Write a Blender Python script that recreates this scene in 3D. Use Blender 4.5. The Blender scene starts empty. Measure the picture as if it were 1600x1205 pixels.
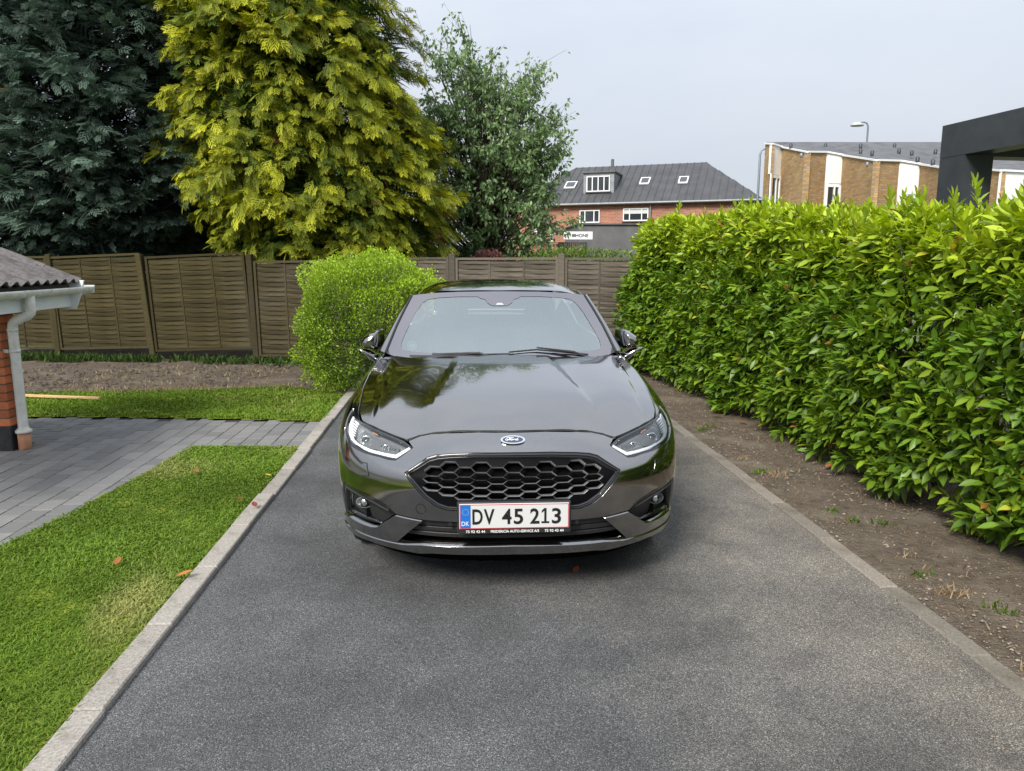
import bpy, bmesh, math, random
import numpy as np
from mathutils import Vector, Matrix
from mathutils.geometry import delaunay_2d_cdt
R = math.radians
scene = bpy.context.scene
COL = scene.collection
# ================================================================ camera, sky, sun, exposure
CAM_H, CAM_PITCH, CAM_YAW, CAM_F = 1.61, R(9.5), R(4.1), 1157.0      # f in pixels of a 1600 px wide frame
cd = bpy.data.cameras.new('camera'); camera = bpy.data.objects.new('camera', cd); COL.objects.link(camera)
cd.sensor_fit = 'HORIZONTAL'; cd.sensor_width = 36.0; cd.lens = 36.0*CAM_F/1600.0
cd.clip_start = 0.05; cd.clip_end = 3000.0
camera.location = (0, 0, CAM_H); camera.rotation_euler = (R(90)-CAM_PITCH, 0, -CAM_YAW)
scene.camera = camera
SUN_EL, SUN_AZ = R(40), R(212)       # azimuth clockwise from +Y (driveway direction): sun behind the camera, to the left
world = bpy.data.worlds.new('World'); scene.world = world; world.use_nodes = True
wn = world.node_tree.nodes; wl = world.node_tree.links; wn.clear()
w_out = wn.new('ShaderNodeOutputWorld'); w_bg = wn.new('ShaderNodeBackground'); w_bg.inputs['Strength'].default_value = 0.1
w_sky = wn.new('ShaderNodeTexSky'); w_sky.sky_type = 'NISHITA'; w_sky.sun_disc = False
w_sky.sun_elevation = SUN_EL; w_sky.sun_rotation = SUN_AZ; w_sky.air_density = 1.0; w_sky.dust_density = 2.0
w_tc = wn.new('ShaderNodeTexCoord'); w_map = wn.new('ShaderNodeMapping'); w_map.inputs['Scale'].default_value = (1, 1, 3.0)
w_noise = wn.new('ShaderNodeTexNoise'); w_noise.inputs['Scale'].default_value = 1.6; w_noise.inputs['Detail'].default_value = 6; w_noise.inputs['Roughness'].default_value = .55
w_ramp = wn.new('ShaderNodeValToRGB'); w_ramp.color_ramp.elements[0].position = .32; w_ramp.color_ramp.elements[1].position = .72
w_ramp.color_ramp.elements[0].color = (3.50, 3.85, 4.45, 1); w_ramp.color_ramp.elements[1].color = (4.35, 4.55, 4.92, 1)
w_mix = wn.new('ShaderNodeMix'); w_mix.data_type = 'RGBA'; w_mix.inputs['Factor'].default_value = .90
wl.new(w_tc.outputs['Generated'], w_map.inputs['Vector']); wl.new(w_map.outputs['Vector'], w_noise.inputs['Vector'])
wl.new(w_noise.outputs['Fac'], w_ramp.inputs['Fac']); wl.new(w_sky.outputs['Color'], w_mix.inputs['A']); wl.new(w_ramp.outputs['Color'], w_mix.inputs['B'])
# overcast luminance rises gently toward the zenith
w_sep = wn.new('ShaderNodeSeparateXYZ'); w_up = wn.new('ShaderNodeMapRange'); w_up.inputs['To Min'].default_value = .91; w_up.inputs['To Max'].default_value = 2.05
w_mul = wn.new('ShaderNodeVectorMath'); w_mul.operation = 'SCALE'
wl.new(w_tc.outputs['Generated'], w_sep.inputs['Vector']); wl.new(w_sep.outputs['Z'], w_up.inputs['Value']); wl.new(w_mix.outputs['Result'], w_mul.inputs[0]); wl.new(w_up.outputs['Result'], w_mul.inputs['Scale'])
wl.new(w_mul.outputs['Vector'], w_bg.inputs['Color']); wl.new(w_bg.outputs['Background'], w_out.inputs['Surface'])
ld = bpy.data.lights.new('sun', 'SUN'); sun = bpy.data.objects.new('sun', ld); COL.objects.link(sun)
ld.energy = 3.2; ld.angle = R(20); ld.color = (1.0, .955, .88)
_sd = Vector((math.sin(SUN_AZ)*math.cos(SUN_EL), math.cos(SUN_AZ)*math.cos(SUN_EL), math.sin(SUN_EL)))
sun.rotation_euler = _sd.to_track_quat('Z', 'Y').to_euler(); sun.location = (0, 0, 30)
scene.view_settings.view_transform = 'Standard'; scene.view_settings.look = 'None'
scene.view_settings.exposure = 0.68; scene.view_settings.gamma = 1.0; scene.view_settings.use_curve_mapping = False
scene.cycles.max_bounces = 8; scene.cycles.transparent_max_bounces = 12; scene.cycles.use_denoising = True
# ================================================================ helpers
rng = np.random.default_rng(7)
def px_ray(px, py):
    F = np.array([math.sin(CAM_YAW)*math.cos(CAM_PITCH), math.cos(CAM_YAW)*math.cos(CAM_PITCH), -math.sin(CAM_PITCH)])
    r = np.array([math.cos(CAM_YAW), -math.sin(CAM_YAW), 0]); u = np.cross(r, F)
    return F+r*(px-800.)/CAM_F-u*(py-602.5)/CAM_F
def on_ground(px, py, z=0.0):
    d = px_ray(px, py); t = (z-CAM_H)/d[2]; return np.array([0, 0, CAM_H])+d*t
def at_y(px, py, Y):
    d = px_ray(px, py); return np.array([0, 0, CAM_H])+d*(Y/d[1])
def at_x(px, py, X):
    d = px_ray(px, py); return np.array([0, 0, CAM_H])+d*(X/d[0])
def link(o, parent=None):
    COL.objects.link(o)
    if parent is not None: o.parent = parent
    return o
def empty(name, loc=(0, 0, 0), rz=0.0, parent=None):
    o = bpy.data.objects.new(name, None); o.location = loc; o.rotation_euler = (0, 0, rz); o.empty_display_size = .2
    return link(o, parent)
def tag(o, label=None, cat=None, group=None, kind=None):
    if label: o['label'] = label
    if cat: o['category'] = cat
    if group: o['group'] = group
    if kind: o['kind'] = kind
    return o
def np_mesh(name, V, F, mat=None, smooth=False, col=None, normals=None):
    """V (n,3), F (m,k) int array with k=3 or 4, or list of lists"""
    me = bpy.data.meshes.new(name); V = np.asarray(V, np.float32)
    if isinstance(F, np.ndarray) and F.ndim == 2:
        m, k = F.shape
        me.vertices.add(len(V)); me.vertices.foreach_set('co', V.ravel())
        me.loops.add(m*k); me.loops.foreach_set('vertex_index', F.astype(np.int32).ravel())
        me.polygons.add(m); me.polygons.foreach_set('loop_start', np.arange(0, m*k, k, dtype=np.int32))
        me.polygons.foreach_set('loop_total', np.full(m, k, np.int32)); me.update(calc_edges=True)
    else:
        me.from_pydata([tuple(map(float, v)) for v in V], [], [tuple(map(int, f)) for f in F]); me.update()
    if smooth: me.polygons.foreach_set('use_smooth', np.ones(len(me.polygons), bool))
    if col is not None:
        a = me.color_attributes.new('Col', 'FLOAT_COLOR', 'POINT'); c = np.ones((len(V), 4), np.float32); c[:, :3] = col
        a.data.foreach_set('color', c.ravel())
    if normals is not None: me.normals_split_custom_set_from_vertices([tuple(n) for n in np.asarray(normals, float)])
    if mat is not None: me.materials.append(mat)
    return me
def mobj(name, me, parent=None, loc=(0, 0, 0), rot=(0, 0, 0)):
    o = bpy.data.objects.new(name, me); o.location = loc; o.rotation_euler = rot; return link(o, parent)
def nobj(name, V, F, mat, parent=None, **k): return mobj(name, np_mesh(name, V, F, mat, **k), parent)
class MB:
    """collects boxes, prisms, tubes and lathes into one mesh"""
    def __init__(s): s.v = []; s.f = []; s.sm = []
    def add(s, V, F, smooth=False):
        b = len(s.v); s.v += [tuple(map(float, p)) for p in V]; s.f += [tuple(b+i for i in f) for f in F]; s.sm += [smooth]*len(F); return s
    def box(s, a, b, M=None, bev=0.0):
        x0, y0, z0 = a; x1, y1, z1 = b
        if bev > 0:
            bm = bmesh.new(); bmesh.ops.create_cube(bm, size=1)
            for v in bm.verts: v.co = Vector(((x0+x1)/2+v.co.x*(x1-x0), (y0+y1)/2+v.co.y*(y1-y0), (z0+z1)/2+v.co.z*(z1-z0)))
            bmesh.ops.bevel(bm, geom=bm.edges[:], offset=bev, segments=1, affect='EDGES', profile=.5)
            bm.verts.index_update(); V = [tuple(v.co) for v in bm.verts]; F = [[v.index for v in f.verts] for f in bm.faces]; bm.free()
        else:
            V = [(x0,y0,z0),(x1,y0,z0),(x1,y1,z0),(x0,y1,z0),(x0,y0,z1),(x1,y0,z1),(x1,y1,z1),(x0,y1,z1)]
            F = [(0,3,2,1),(4,5,6,7),(0,1,5,4),(1,2,6,5),(2,3,7,6),(3,0,4,7)]
        if M is not None: V = [tuple(M @ Vector(p)) for p in V]
        return s.add(V, F)
    def prism(s, pts, ext):          # polygon (3D points, planar) extruded by vector ext
        n = len(pts); e = Vector(ext); V = [tuple(p) for p in pts]+[tuple(Vector(p)+e) for p in pts]
        F = [tuple(range(n))[::-1], tuple(range(n, 2*n))]+[(i, (i+1) % n, n+(i+1) % n, n+i) for i in range(n)]
        return s.add(V, F)
    def tube(s, pts, r, n=10, cap=True, smooth=True):
        pts = [Vector(p) for p in pts]; rs = r if hasattr(r, '__len__') else [r]*len(pts); V = []; F = []
        prev = None
        for i, p in enumerate(pts):
            t = (pts[min(i+1, len(pts)-1)]-pts[max(i-1, 0)]).normalized()
            if prev is None: a = t.orthogonal().normalized()
            else:
                a = prev-t*prev.dot(t); a = a.normalized() if a.length > 1e-6 else t.orthogonal().normalized()
            prev = a; b = t.cross(a)
            for k in range(n):
                an = 2*math.pi*k/n; V.append(tuple(p+(a*math.cos(an)+b*math.sin(an))*rs[i]))
        for i in range(len(pts)-1):
            for k in range(n): F.append((i*n+k, i*n+(k+1) % n, (i+1)*n+(k+1) % n, (i+1)*n+k))
        s.add(V, F, smooth)
        if cap: s.add(V[:n], [tuple(range(n))[::-1]]); s.add(V[-n:], [tuple(range(n))])
        return s
    def lathe(s, prof, n=24, M=None, smooth=True):   # prof [(r, z)] about local z
        V = []; F = []
        for r, z in prof:
            for k in range(n):
                a = 2*math.pi*k/n; V.append((r*math.cos(a), r*math.sin(a), z))
        for i in range(len(prof)-1):
            for k in range(n): F.append((i*n+k, i*n+(k+1) % n, (i+1)*n+(k+1) % n, (i+1)*n+k))
        if M is not None: V = [tuple(M @ Vector(p)) for p in V]
        return s.add(V, F, smooth)
    def mesh(s, name, mat):
        me = bpy.data.meshes.new(name); me.from_pydata(s.v, [], s.f)
        me.polygons.foreach_set('use_smooth', np.array(s.sm, bool)); me.update()
        if mat is not None: me.materials.append(mat)
        return me
    def build(s, name, mat, parent=None, loc=(0, 0, 0), rot=(0, 0, 0)): return mobj(name, s.mesh(name, mat), parent, loc, rot)
# ---------------------------------------------------------------- materials
def new_mat(name):
    m = bpy.data.materials.new(name); m.use_nodes = True; nt = m.node_tree
    return m, nt.nodes, nt.links, nt.nodes['Principled BSDF']
def setp(b, **k):
    alias = dict(color='Base Color', rough='Roughness', metal='Metallic', spec='Specular IOR Level', coat='Coat Weight', coatr='Coat Roughness', ior='IOR', trans='Transmission Weight', alpha='Alpha')
    for q, v in k.items():
        i = b.inputs[alias.get(q, q)]; i.default_value = (*v, 1) if isinstance(v, tuple) and len(v) == 3 else v
def noise_col(n, l, b, c1, c2, scale=5, detail=6, lo=.35, hi=.65, coord='Object', rough=.6, stretch=None, c3=None, scale2=None, f3=.5):
    tc = n.new('ShaderNodeTexCoord'); t = n.new('ShaderNodeTexNoise'); t.inputs['Scale'].default_value = scale; t.inputs['Detail'].default_value = detail; t.inputs['Roughness'].default_value = rough
    if stretch:
        mp = n.new('ShaderNodeMapping'); mp.inputs['Scale'].default_value = stretch; l.new(tc.outputs[coord], mp.inputs['Vector']); l.new(mp.outputs['Vector'], t.inputs['Vector'])
    else: l.new(tc.outputs[coord], t.inputs['Vector'])
    r = n.new('ShaderNodeValToRGB'); r.color_ramp.elements[0].position = lo; r.color_ramp.elements[1].position = hi
    r.color_ramp.elements[0].color = (*c1, 1); r.color_ramp.elements[1].color = (*c2, 1); l.new(t.outputs['Fac'], r.inputs['Fac'])
    out = r.outputs['Color']
    if c3 is not None:
        t2 = n.new('ShaderNodeTexNoise'); t2.inputs['Scale'].default_value = scale2; t2.inputs['Detail'].default_value = 5; l.new(tc.outputs[coord], t2.inputs['Vector'])
        r2 = n.new('ShaderNodeMapRange'); r2.inputs['From Min'].default_value = .5; r2.inputs['From Max'].default_value = .68; r2.inputs['To Max'].default_value = f3; l.new(t2.outputs['Fac'], r2.inputs['Value'])
        mx = n.new('ShaderNodeMix'); mx.data_type = 'RGBA'; l.new(r2.outputs['Result'], mx.inputs['Factor']); l.new(out, mx.inputs['A']); mx.inputs['B'].default_value = (*c3, 1); out = mx.outputs['Result']
    if b is not None: l.new(out, b.inputs['Base Color'])
    return t, out
def add_bump(n, l, b, scale, strength, dist=.01, detail=4, coord='Object', tex=None):
    if tex is None:
        tc = n.new('ShaderNodeTexCoord'); tex = n.new('ShaderNodeTexNoise'); tex.inputs['Scale'].default_value = scale; tex.inputs['Detail'].default_value = detail; l.new(tc.outputs[coord], tex.inputs['Vector'])
    bp = n.new('ShaderNodeBump'); bp.inputs['Strength'].default_value = strength; bp.inputs['Distance'].default_value = dist
    l.new(tex.outputs[0], bp.inputs['Height']); l.new(bp.outputs['Normal'], b.inputs['Normal']); return bp
def mat_plain(name, color, rough=.5, metal=0.0, **k):
    m, n, l, b = new_mat(name); setp(b, color=color, rough=rough, metal=metal, **k); return m
def mat_noise(name, c1, c2, scale=6, rough=.7, bump=0.0, bscale=60, bdist=.01, metal=0.0, **k):
    m, n, l, b = new_mat(name); setp(b, rough=rough, metal=metal); noise_col(n, l, b, c1, c2, scale, **k)
    if bump: add_bump(n, l, b, bscale, bump, bdist)
    return m
def per_object(n, l, out, b, amount=.25):
    """vary value per object, so that alike pieces differ"""
    oi = n.new('ShaderNodeObjectInfo'); mr = n.new('ShaderNodeMapRange'); mr.inputs['To Min'].default_value = 1-amount; mr.inputs['To Max'].default_value = 1+amount
    hs = n.new('ShaderNodeHueSaturation'); l.new(oi.outputs['Random'], mr.inputs['Value']); l.new(mr.outputs['Result'], hs.inputs['Value']); l.new(out, hs.inputs['Color']); l.new(hs.outputs['Color'], b.inputs['Base Color'])
def mat_leaf(name, rough=.45, trans=.3, spec=.4, gain=1.0):
    """colour from the per-leaf attribute, part of the light passing through"""
    m, n, l, b = new_mat(name); at = n.new('ShaderNodeAttribute'); at.attribute_name = 'Col'
    setp(b, rough=rough, spec=spec); l.new(at.outputs['Color'], b.inputs['Base Color'])
    tr = n.new('ShaderNodeBsdfTranslucent'); hs = n.new('ShaderNodeHueSaturation'); hs.inputs['Value'].default_value = 1.25; hs.inputs['Saturation'].default_value = 1.1; hs.inputs['Hue'].default_value = .49
    l.new(at.outputs['Color'], hs.inputs['Color']); l.new(hs.outputs['Color'], tr.inputs['Color'])
    mx = n.new('ShaderNodeMixShader'); mx.inputs['Fac'].default_value = trans
    l.new(b.outputs['BSDF'], mx.inputs[1]); l.new(tr.outputs['BSDF'], mx.inputs[2]); l.new(mx.outputs['Shader'], n['Material Output'].inputs['Surface']); return m
def hsh(*a):
    return random.Random(str(a)).random()
# ================================================================ ground, driveway, kerbs, paving, lawn
def poly_pts(poly, n, seed):
    """n random points in polygon"""
    r = np.random.default_rng(seed); P = np.array(poly); lo, hi = P.min(0), P.max(0); out = np.zeros((0, 2))
    while len(out) < n:
        q = lo+(hi-lo)*r.random((n*2, 2)); out = np.vstack([out, q[in_poly(q, P)]])
    return out[:n]
def in_poly(q, P):
    P = np.asarray(P); x, y = q[:, 0], q[:, 1]; c = np.zeros(len(q), bool)
    for i in range(len(P)):
        x0, y0 = P[i]; x1, y1 = P[i-1]
        if y0 == y1: continue
        c ^= ((y0 > y) != (y1 > y)) & (x < (x1-x0)*(y-y0)/(y1-y0)+x0)
    return c
def area(poly):
    P = np.array(poly); return abs(np.sum(P[:, 0]*np.roll(P[:, 1], -1)-P[:, 1]*np.roll(P[:, 0], -1)))/2
def sheet(name, x0, x1, y0, y1, z, step, mat, amp=0.0, seed=0, parent=None, freq=1.2, poly=None):
    nx = max(2, int((x1-x0)/step)+1); ny = max(2, int((y1-y0)/step)+1)
    X, Y = np.meshgrid(np.linspace(x0, x1, nx), np.linspace(y0, y1, ny), indexing='ij'); Z = np.full_like(X, z)
    r = np.random.default_rng(seed)
    if amp:
        for k in range(9):
            a = r.random()*6.28; fq = freq*(1+k*.8); Z += amp/(1+.5*k)*np.sin((X*np.cos(a)+Y*np.sin(a))*fq+r.random()*6.28)
    V = np.stack([X, Y, Z], -1).reshape(-1, 3); I = np.arange(nx*ny).reshape(nx, ny)
    F = np.stack([I[:-1, :-1], I[1:, :-1], I[1:, 1:], I[:-1, 1:]], -1).reshape(-1, 4)
    if poly is not None: F = F[in_poly(V[F].mean(1)[:, :2], poly)]
    return nobj(name, V, F, mat, parent, smooth=True)
# --- materials
m_soil, n, l, b = new_mat('soil'); setp(b, rough=.95, spec=.15)
_, c = noise_col(n, l, b, (.060,.047,.034), (.165,.132,.098), 14, 8, .3, .72, rough=.75, c3=(.21,.18,.14), scale2=2.2, f3=.55)
add_bump(n, l, b, 60, .9, .02, 8)
m_far, n, l, b = new_mat('far_ground'); setp(b, rough=.95); noise_col(n, l, b, (.05,.08,.02), (.10,.12,.05), .6)
m_turf, n, l, b = new_mat('turf'); setp(b, rough=.9, spec=.1); noise_col(n, l, b, (.15,.20,.018), (.26,.31,.04), 30, 6, c3=(.16,.15,.06), scale2=1.3, f3=.4); add_bump(n, l, b, 120, .8, .02)
# asphalt: bitumen with grey chippings, worn tracks, brown dust along the hedge side
m_asph, n, l, b = new_mat('asphalt'); setp(b, rough=.82, spec=.35)
tc = n.new('ShaderNodeTexCoord'); vo = n.new('ShaderNodeTexVoronoi'); vo.inputs['Scale'].default_value = 300; l.new(tc.outputs['Object'], vo.inputs['Vector'])
sep = n.new('ShaderNodeSeparateColor'); l.new(vo.outputs['Color'], sep.inputs['Color'])
rp = n.new('ShaderNodeValToRGB'); e = rp.color_ramp.elements; e[0].position = 0; e[0].color = (.030,.031,.033,1); e[1].position = 1; e[1].color = (.28,.285,.285,1)
q = e.new(.45); q.color = (.080,.081,.082,1); q = e.new(.80); q.color = (.112,.113,.114,1); q = e.new(.94); q.color = (.180,.182,.183,1); l.new(sep.outputs['Red'], rp.inputs['Fac'])
wear = n.new('ShaderNodeTexNoise'); wear.inputs['Scale'].default_value = .85; wear.inputs['Detail'].default_value = 7; wear.inputs['Roughness'].default_value = .62; l.new(tc.outputs['Object'], wear.inputs['Vector'])
wr = n.new('ShaderNodeMapRange'); wr.inputs['From Min'].default_value = .3; wr.inputs['From Max'].default_value = .7; wr.inputs['To Min'].default_value = .58; wr.inputs['To Max'].default_value = 1.36; l.new(wear.outputs['Fac'], wr.inputs['Value'])
hs = n.new('ShaderNodeHueSaturation'); l.new(rp.outputs['Color'], hs.inputs['Color']); l.new(wr.outputs['Result'], hs.inputs['Value'])
# dust: brown, by x and noise
sx = n.new('ShaderNodeSeparateXYZ'); l.new(tc.outputs['Object'], sx.inputs['Vector'])
dn = n.new('ShaderNodeTexNoise'); dn.inputs['Scale'].default_value = 1.7; dn.inputs['Detail'].default_value = 8; dn.inputs['Roughness'].default_value = .7; l.new(tc.outputs['Object'], dn.inputs['Vector'])
ad = n.new('ShaderNodeMath'); ad.operation = 'MULTIPLY_ADD'; ad.inputs[1].default_value = 2.6; l.new(dn.outputs['Fac'], ad.inputs[0]); l.new(sx.outputs['X'], ad.inputs[2])
dm = n.new('ShaderNodeMapRange'); dm.inputs['From Min'].default_value = 1.7; dm.inputs['From Max'].default_value = 3.4; dm.inputs['To Max'].default_value = .9; l.new(ad.outputs[0], dm.inputs['Value'])
mx = n.new('ShaderNodeMix'); mx.data_type = 'RGBA'; l.new(dm.outputs['Result'], mx.inputs['Factor']); l.new(hs.outputs['Color'], mx.inputs['A'])
hs2 = n.new('ShaderNodeMix'); hs2.data_type = 'RGBA'; hs2.blend_type = 'MULTIPLY'; hs2.inputs['Factor'].default_value = 1; l.new(hs.outputs['Color'], hs2.inputs['A']); hs2.inputs['B'].default_value = (1.75,1.55,1.28,1); l.new(hs2.outputs['Result'], mx.inputs['B'])
# dark oily stains
st = n.new('ShaderNodeTexNoise'); st.inputs['Scale'].default_value = 2.7; st.inputs['Detail'].default_value = 5; st.inputs['Distortion'].default_value = .6; l.new(tc.outputs['Object'], st.inputs['Vector'])
sm = n.new('ShaderNodeMapRange'); sm.inputs['From Min'].default_value = .56; sm.inputs['From Max'].default_value = .72; sm.inputs['To Max'].default_value = .42; l.new(st.outputs['Fac'], sm.inputs['Value'])
mx2 = n.new('ShaderNodeMix'); mx2.data_type = 'RGBA'; l.new(sm.outputs['Result'], mx2.inputs['Factor']); l.new(mx.outputs['Result'], mx2.inputs['A']); mx2.inputs['B'].default_value = (.045,.043,.040,1)
l.new(mx2.outputs['Result'], b.inputs['Base Color'])
bp = n.new('ShaderNodeBump'); bp.inputs['Strength'].default_value = .7; bp.inputs['Distance'].default_value = .003; l.new(vo.outputs['Distance'], bp.inputs['Height']); bp.invert = True; l.new(bp.outputs['Normal'], b.inputs['Normal'])
m_kerb, n, l, b = new_mat('kerb_concrete'); setp(b, rough=.9, spec=.25); _, c = noise_col(n, l, b, (.15,.135,.11), (.44,.41,.37), 70, 6, .3, .7, rough=.8, c3=(.14,.125,.10), scale2=6, f3=.6); per_object(n, l, c, b, .12); add_bump(n, l, b, 160, .6, .004)
m_kerb2, n, l, b = new_mat('dirty_kerb_concrete'); setp(b, rough=.92, spec=.2); _, c = noise_col(n, l, b, (.12,.105,.085), (.30,.27,.225), 70, 6, .3, .7, rough=.8, c3=(.10,.085,.062), scale2=3.0, f3=.8); per_object(n, l, c, b, .15); add_bump(n, l, b, 160, .6, .004)
m_paver, n, l, b = new_mat('paver_concrete'); setp(b, rough=.88, spec=.3); _, c = noise_col(n, l, b, (.128,.126,.122), (.205,.202,.196), 240, 4, .3, .7, c3=(.27,.268,.26), scale2=5, f3=.35); per_object(n, l, c, b, .16); add_bump(n, l, b, 300, .35, .003)
m_joint = mat_noise('joint_sand', (.035,.031,.026), (.07,.062,.052), 60, rough=.95)
# --- sheets
g = sheet('ground', -500, 500, -300, 900, -.06, 100, m_far); tag(g, kind='structure')
DX0, DX1 = -1.28, 2.09
d = sheet('driveway', DX0-.02, DX1+.02, -4, 11.6, 0.0, .4, m_asph); tag(d, 'dark grey asphalt driveway under the car', kind='structure')
s = sheet('soil_strip', 2.15, 6.4, -4, 12.2, -.004, .12, m_soil, .006, 3, freq=3); tag(s, 'bare brown soil under the laurel hedge', kind='structure')
s = sheet('garden_soil', -11, 2.4, 9.25, 14.5, -.01, .12, m_soil, .012, 5, freq=2.2); tag(s, 'bare dug soil in front of the wooden fence', kind='structure')
s = sheet('yard_ground', -40, 40, 14.4, 60, -.03, 5, m_far); tag(s, kind='structure')
# --- kerb stones
def kerb(name, x0, x1, ztop, y0, y1, step, lab, phase, gap=.006, mat=None):
    bed = MB().box((x0+.01, y0, -.16), (x1-.01, y1, ztop-.02)).build(name, m_joint); tag(bed, lab, kind='structure')
    me = MB().box((0, gap/2, -.15), (x1-x0, step-gap/2, 0), bev=.006).mesh('kerb_stone', mat or m_kerb)
    y = y0+phase; k = 0
    while y+step < y1:
        o = mobj('kerb_stone', me, bed, (x0+(hsh(k, name, x0)-.5)*.012, y, ztop+(hsh(k, name, 2)-.5)*.010), (0, 0, (hsh(k, name, 3)-.5)*.016)); y += step; k += 1
kerb('kerb', -1.395, -1.285, .028, -3.9, 11.3, .628, 'pale concrete edging between lawn and driveway', .78-.628)
kerb('kerb', 2.09, 2.185, .010, -3.9, 11.3, .652, 'worn concrete edging between driveway and soil strip', .72, mat=m_kerb2)
# --- block paving
LAWN = [(-1.4, -3.5), (-1.4, 6.40), (-2.33, 6.48), (-2.43, 5.37), (-2.52, 4.64), (-2.62, 4.1), (-2.75, 3.2), (-2.95, 2.0), (-3.6, -3.5)]
pb = sheet('paving', -6.4, -1.39, 2.2, 8.06, -.012, .5, m_joint); tag(pb, 'grey block paving beside the brick pillar', kind='structure')
PW, PL = .143, .214
me_p = MB().box((.002, .007, -.05), (PW-.002, PL-.007, 0), bev=.005).mesh('paver', m_paver)
cand = []
for i in range(36):
    x = -1.395-(i+1)*PW
    for j in range(-3, 32):
        y = 2.2+j*PL+(i % 2)*PL/2
        cx_, cy_ = x+PW/2, y+PL/2
        if cy_+PL/2 > 7.62+(-1.35-cx_)*.14: continue
        if in_poly(np.array([[cx_+.08, cy_]]), LAWN)[0] and in_poly(np.array([[cx_-.08, cy_]]), LAWN)[0] and in_poly(np.array([[cx_, cy_-.1]]), LAWN)[0]: continue
        if -5.3 < cx_ < -3.84 and 6.5 < cy_ < 6.73: continue
        dist = math.hypot(cx_, cy_); ang = math.degrees(math.atan2(-cx_, cy_))
        cand.append((ang > 31.5, dist, x, y))
cand.sort(); stuff = MB()
for k, (_, _, x, y) in enumerate(cand):
    dz = (hsh(k, 'pz')-.5)*.004
    if k < 300: mobj('paver', me_p, pb, (x, y, dz), ((hsh(k, 1)-.5)*.008, (hsh(k, 2)-.5)*.008, (hsh(k, 3)-.5)*.006))
    else: stuff.box((x+.003, y+.003, -.05+dz), (x+PW-.003, y+PL-.003, dz))
if stuff.v: tag(stuff.build('outlying_pavers', m_paver, pb), kind='stuff')
# --- lawns
FAR_LAWN = [(-9.0, 8.45), (-4.6, 7.96), (-3.87, 7.88), (-2.83, 7.75), (-2.1, 7.63), (-1.4, 7.50), (-1.4, 9.0), (-1.75, 9.35), (-2.3, 9.7), (-3.3, 9.45), (-4.6, 9.4), (-6, 9.5), (-9, 9.9)]
def lawn(name, poly, lab, dens, seed, hgt, z):
    P = np.array(poly); pts2 = [Vector(p) for p in poly]
    nobj_ = sheet(name, P[:, 0].min()-.03, P[:, 0].max(), P[:, 1].min(), P[:, 1].max(), z, .06, m_turf, .004, seed, poly=poly, freq=5); tag(nobj_, lab, kind='structure')
    n_ = int(area(poly)*dens); p = poly_pts(poly, n_, seed); r = np.random.default_rng(seed)
    dist = np.hypot(p[:, 0], p[:, 1]); ang = np.degrees(np.arctan2(-p[:, 0], p[:, 1]))
    keep = (ang < 40) & (dist > 1.7) & (r.random(n_) < np.clip(4.2/dist, .3, 1)**.9); p = p[keep]; n_ = len(p); dist = dist[keep]
    # ragged edge
    p += r.normal(0, .012, p.shape)
    def nz(q, f, s):
        rr = np.random.default_rng(s); o = np.zeros(len(q))
        for k in range(6):
            a = rr.random()*6.28; ff = f*(1+.7*k); o += np.sin((q[:, 0]*np.cos(a)+q[:, 1]*np.sin(a))*ff+rr.random()*6.28)/(1+.4*k)
        return o/2.2
    lush = nz(p, 2.3, seed+1); dry = nz(p, 1.7, seed+2)
    if name == 'lawn': dry += 1.6*np.exp(-((p[:, 0]+1.55)**2/.05+(p[:, 1]-3.35)**2/.35))
    h = hgt*(.5+.9*r.random(n_)**1.5)*(1+.25*lush); w = .0026*(.8+.5*r.random(n_))*np.clip(dist/3.2, 1, 2.2)
    az = r.random(n_)*6.283; lean = (.5+1.1*r.random(n_)); dx, dy = np.cos(az), np.sin(az); sx_, sy_ = -dy, dx
    B = np.stack([p[:, 0], p[:, 1], np.full(n_, z)], 1); D = np.stack([dx, dy, 0*dx], 1); Sd = np.stack([sx_, sy_, 0*dx], 1); U = np.array([0, 0, 1.])
    mid = B+D*(h*lean*.3)[:, None]+U*(h*.6)[:, None]; tip = B+D*(h*lean)[:, None]+U*(h*(1-.22*lean))[:, None]
    V = np.stack([B-Sd*w[:, None], B+Sd*w[:, None], mid-Sd*w[:, None]*.8, mid+Sd*w[:, None]*.8, tip], 1).reshape(-1, 3)
    k = np.arange(n_)[:, None]*5; F = np.concatenate([k+[[0, 1, 3]], k+[[0, 3, 2]], k+[[2, 3, 4]]], 0)
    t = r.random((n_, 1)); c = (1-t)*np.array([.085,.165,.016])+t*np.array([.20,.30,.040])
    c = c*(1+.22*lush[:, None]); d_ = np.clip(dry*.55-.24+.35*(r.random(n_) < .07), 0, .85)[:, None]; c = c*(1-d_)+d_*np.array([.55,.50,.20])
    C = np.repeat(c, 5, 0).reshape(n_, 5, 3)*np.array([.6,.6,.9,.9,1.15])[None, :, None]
    C = np.clip(C, .005, 1).reshape(-1, 3)
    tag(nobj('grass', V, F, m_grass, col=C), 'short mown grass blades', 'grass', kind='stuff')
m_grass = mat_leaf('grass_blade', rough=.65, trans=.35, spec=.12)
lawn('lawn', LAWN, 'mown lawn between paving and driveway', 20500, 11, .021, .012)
lawn('lawn', FAR_LAWN, 'strip of lawn between paving and bare soil', 5200, 12, .036, .006)
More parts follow.
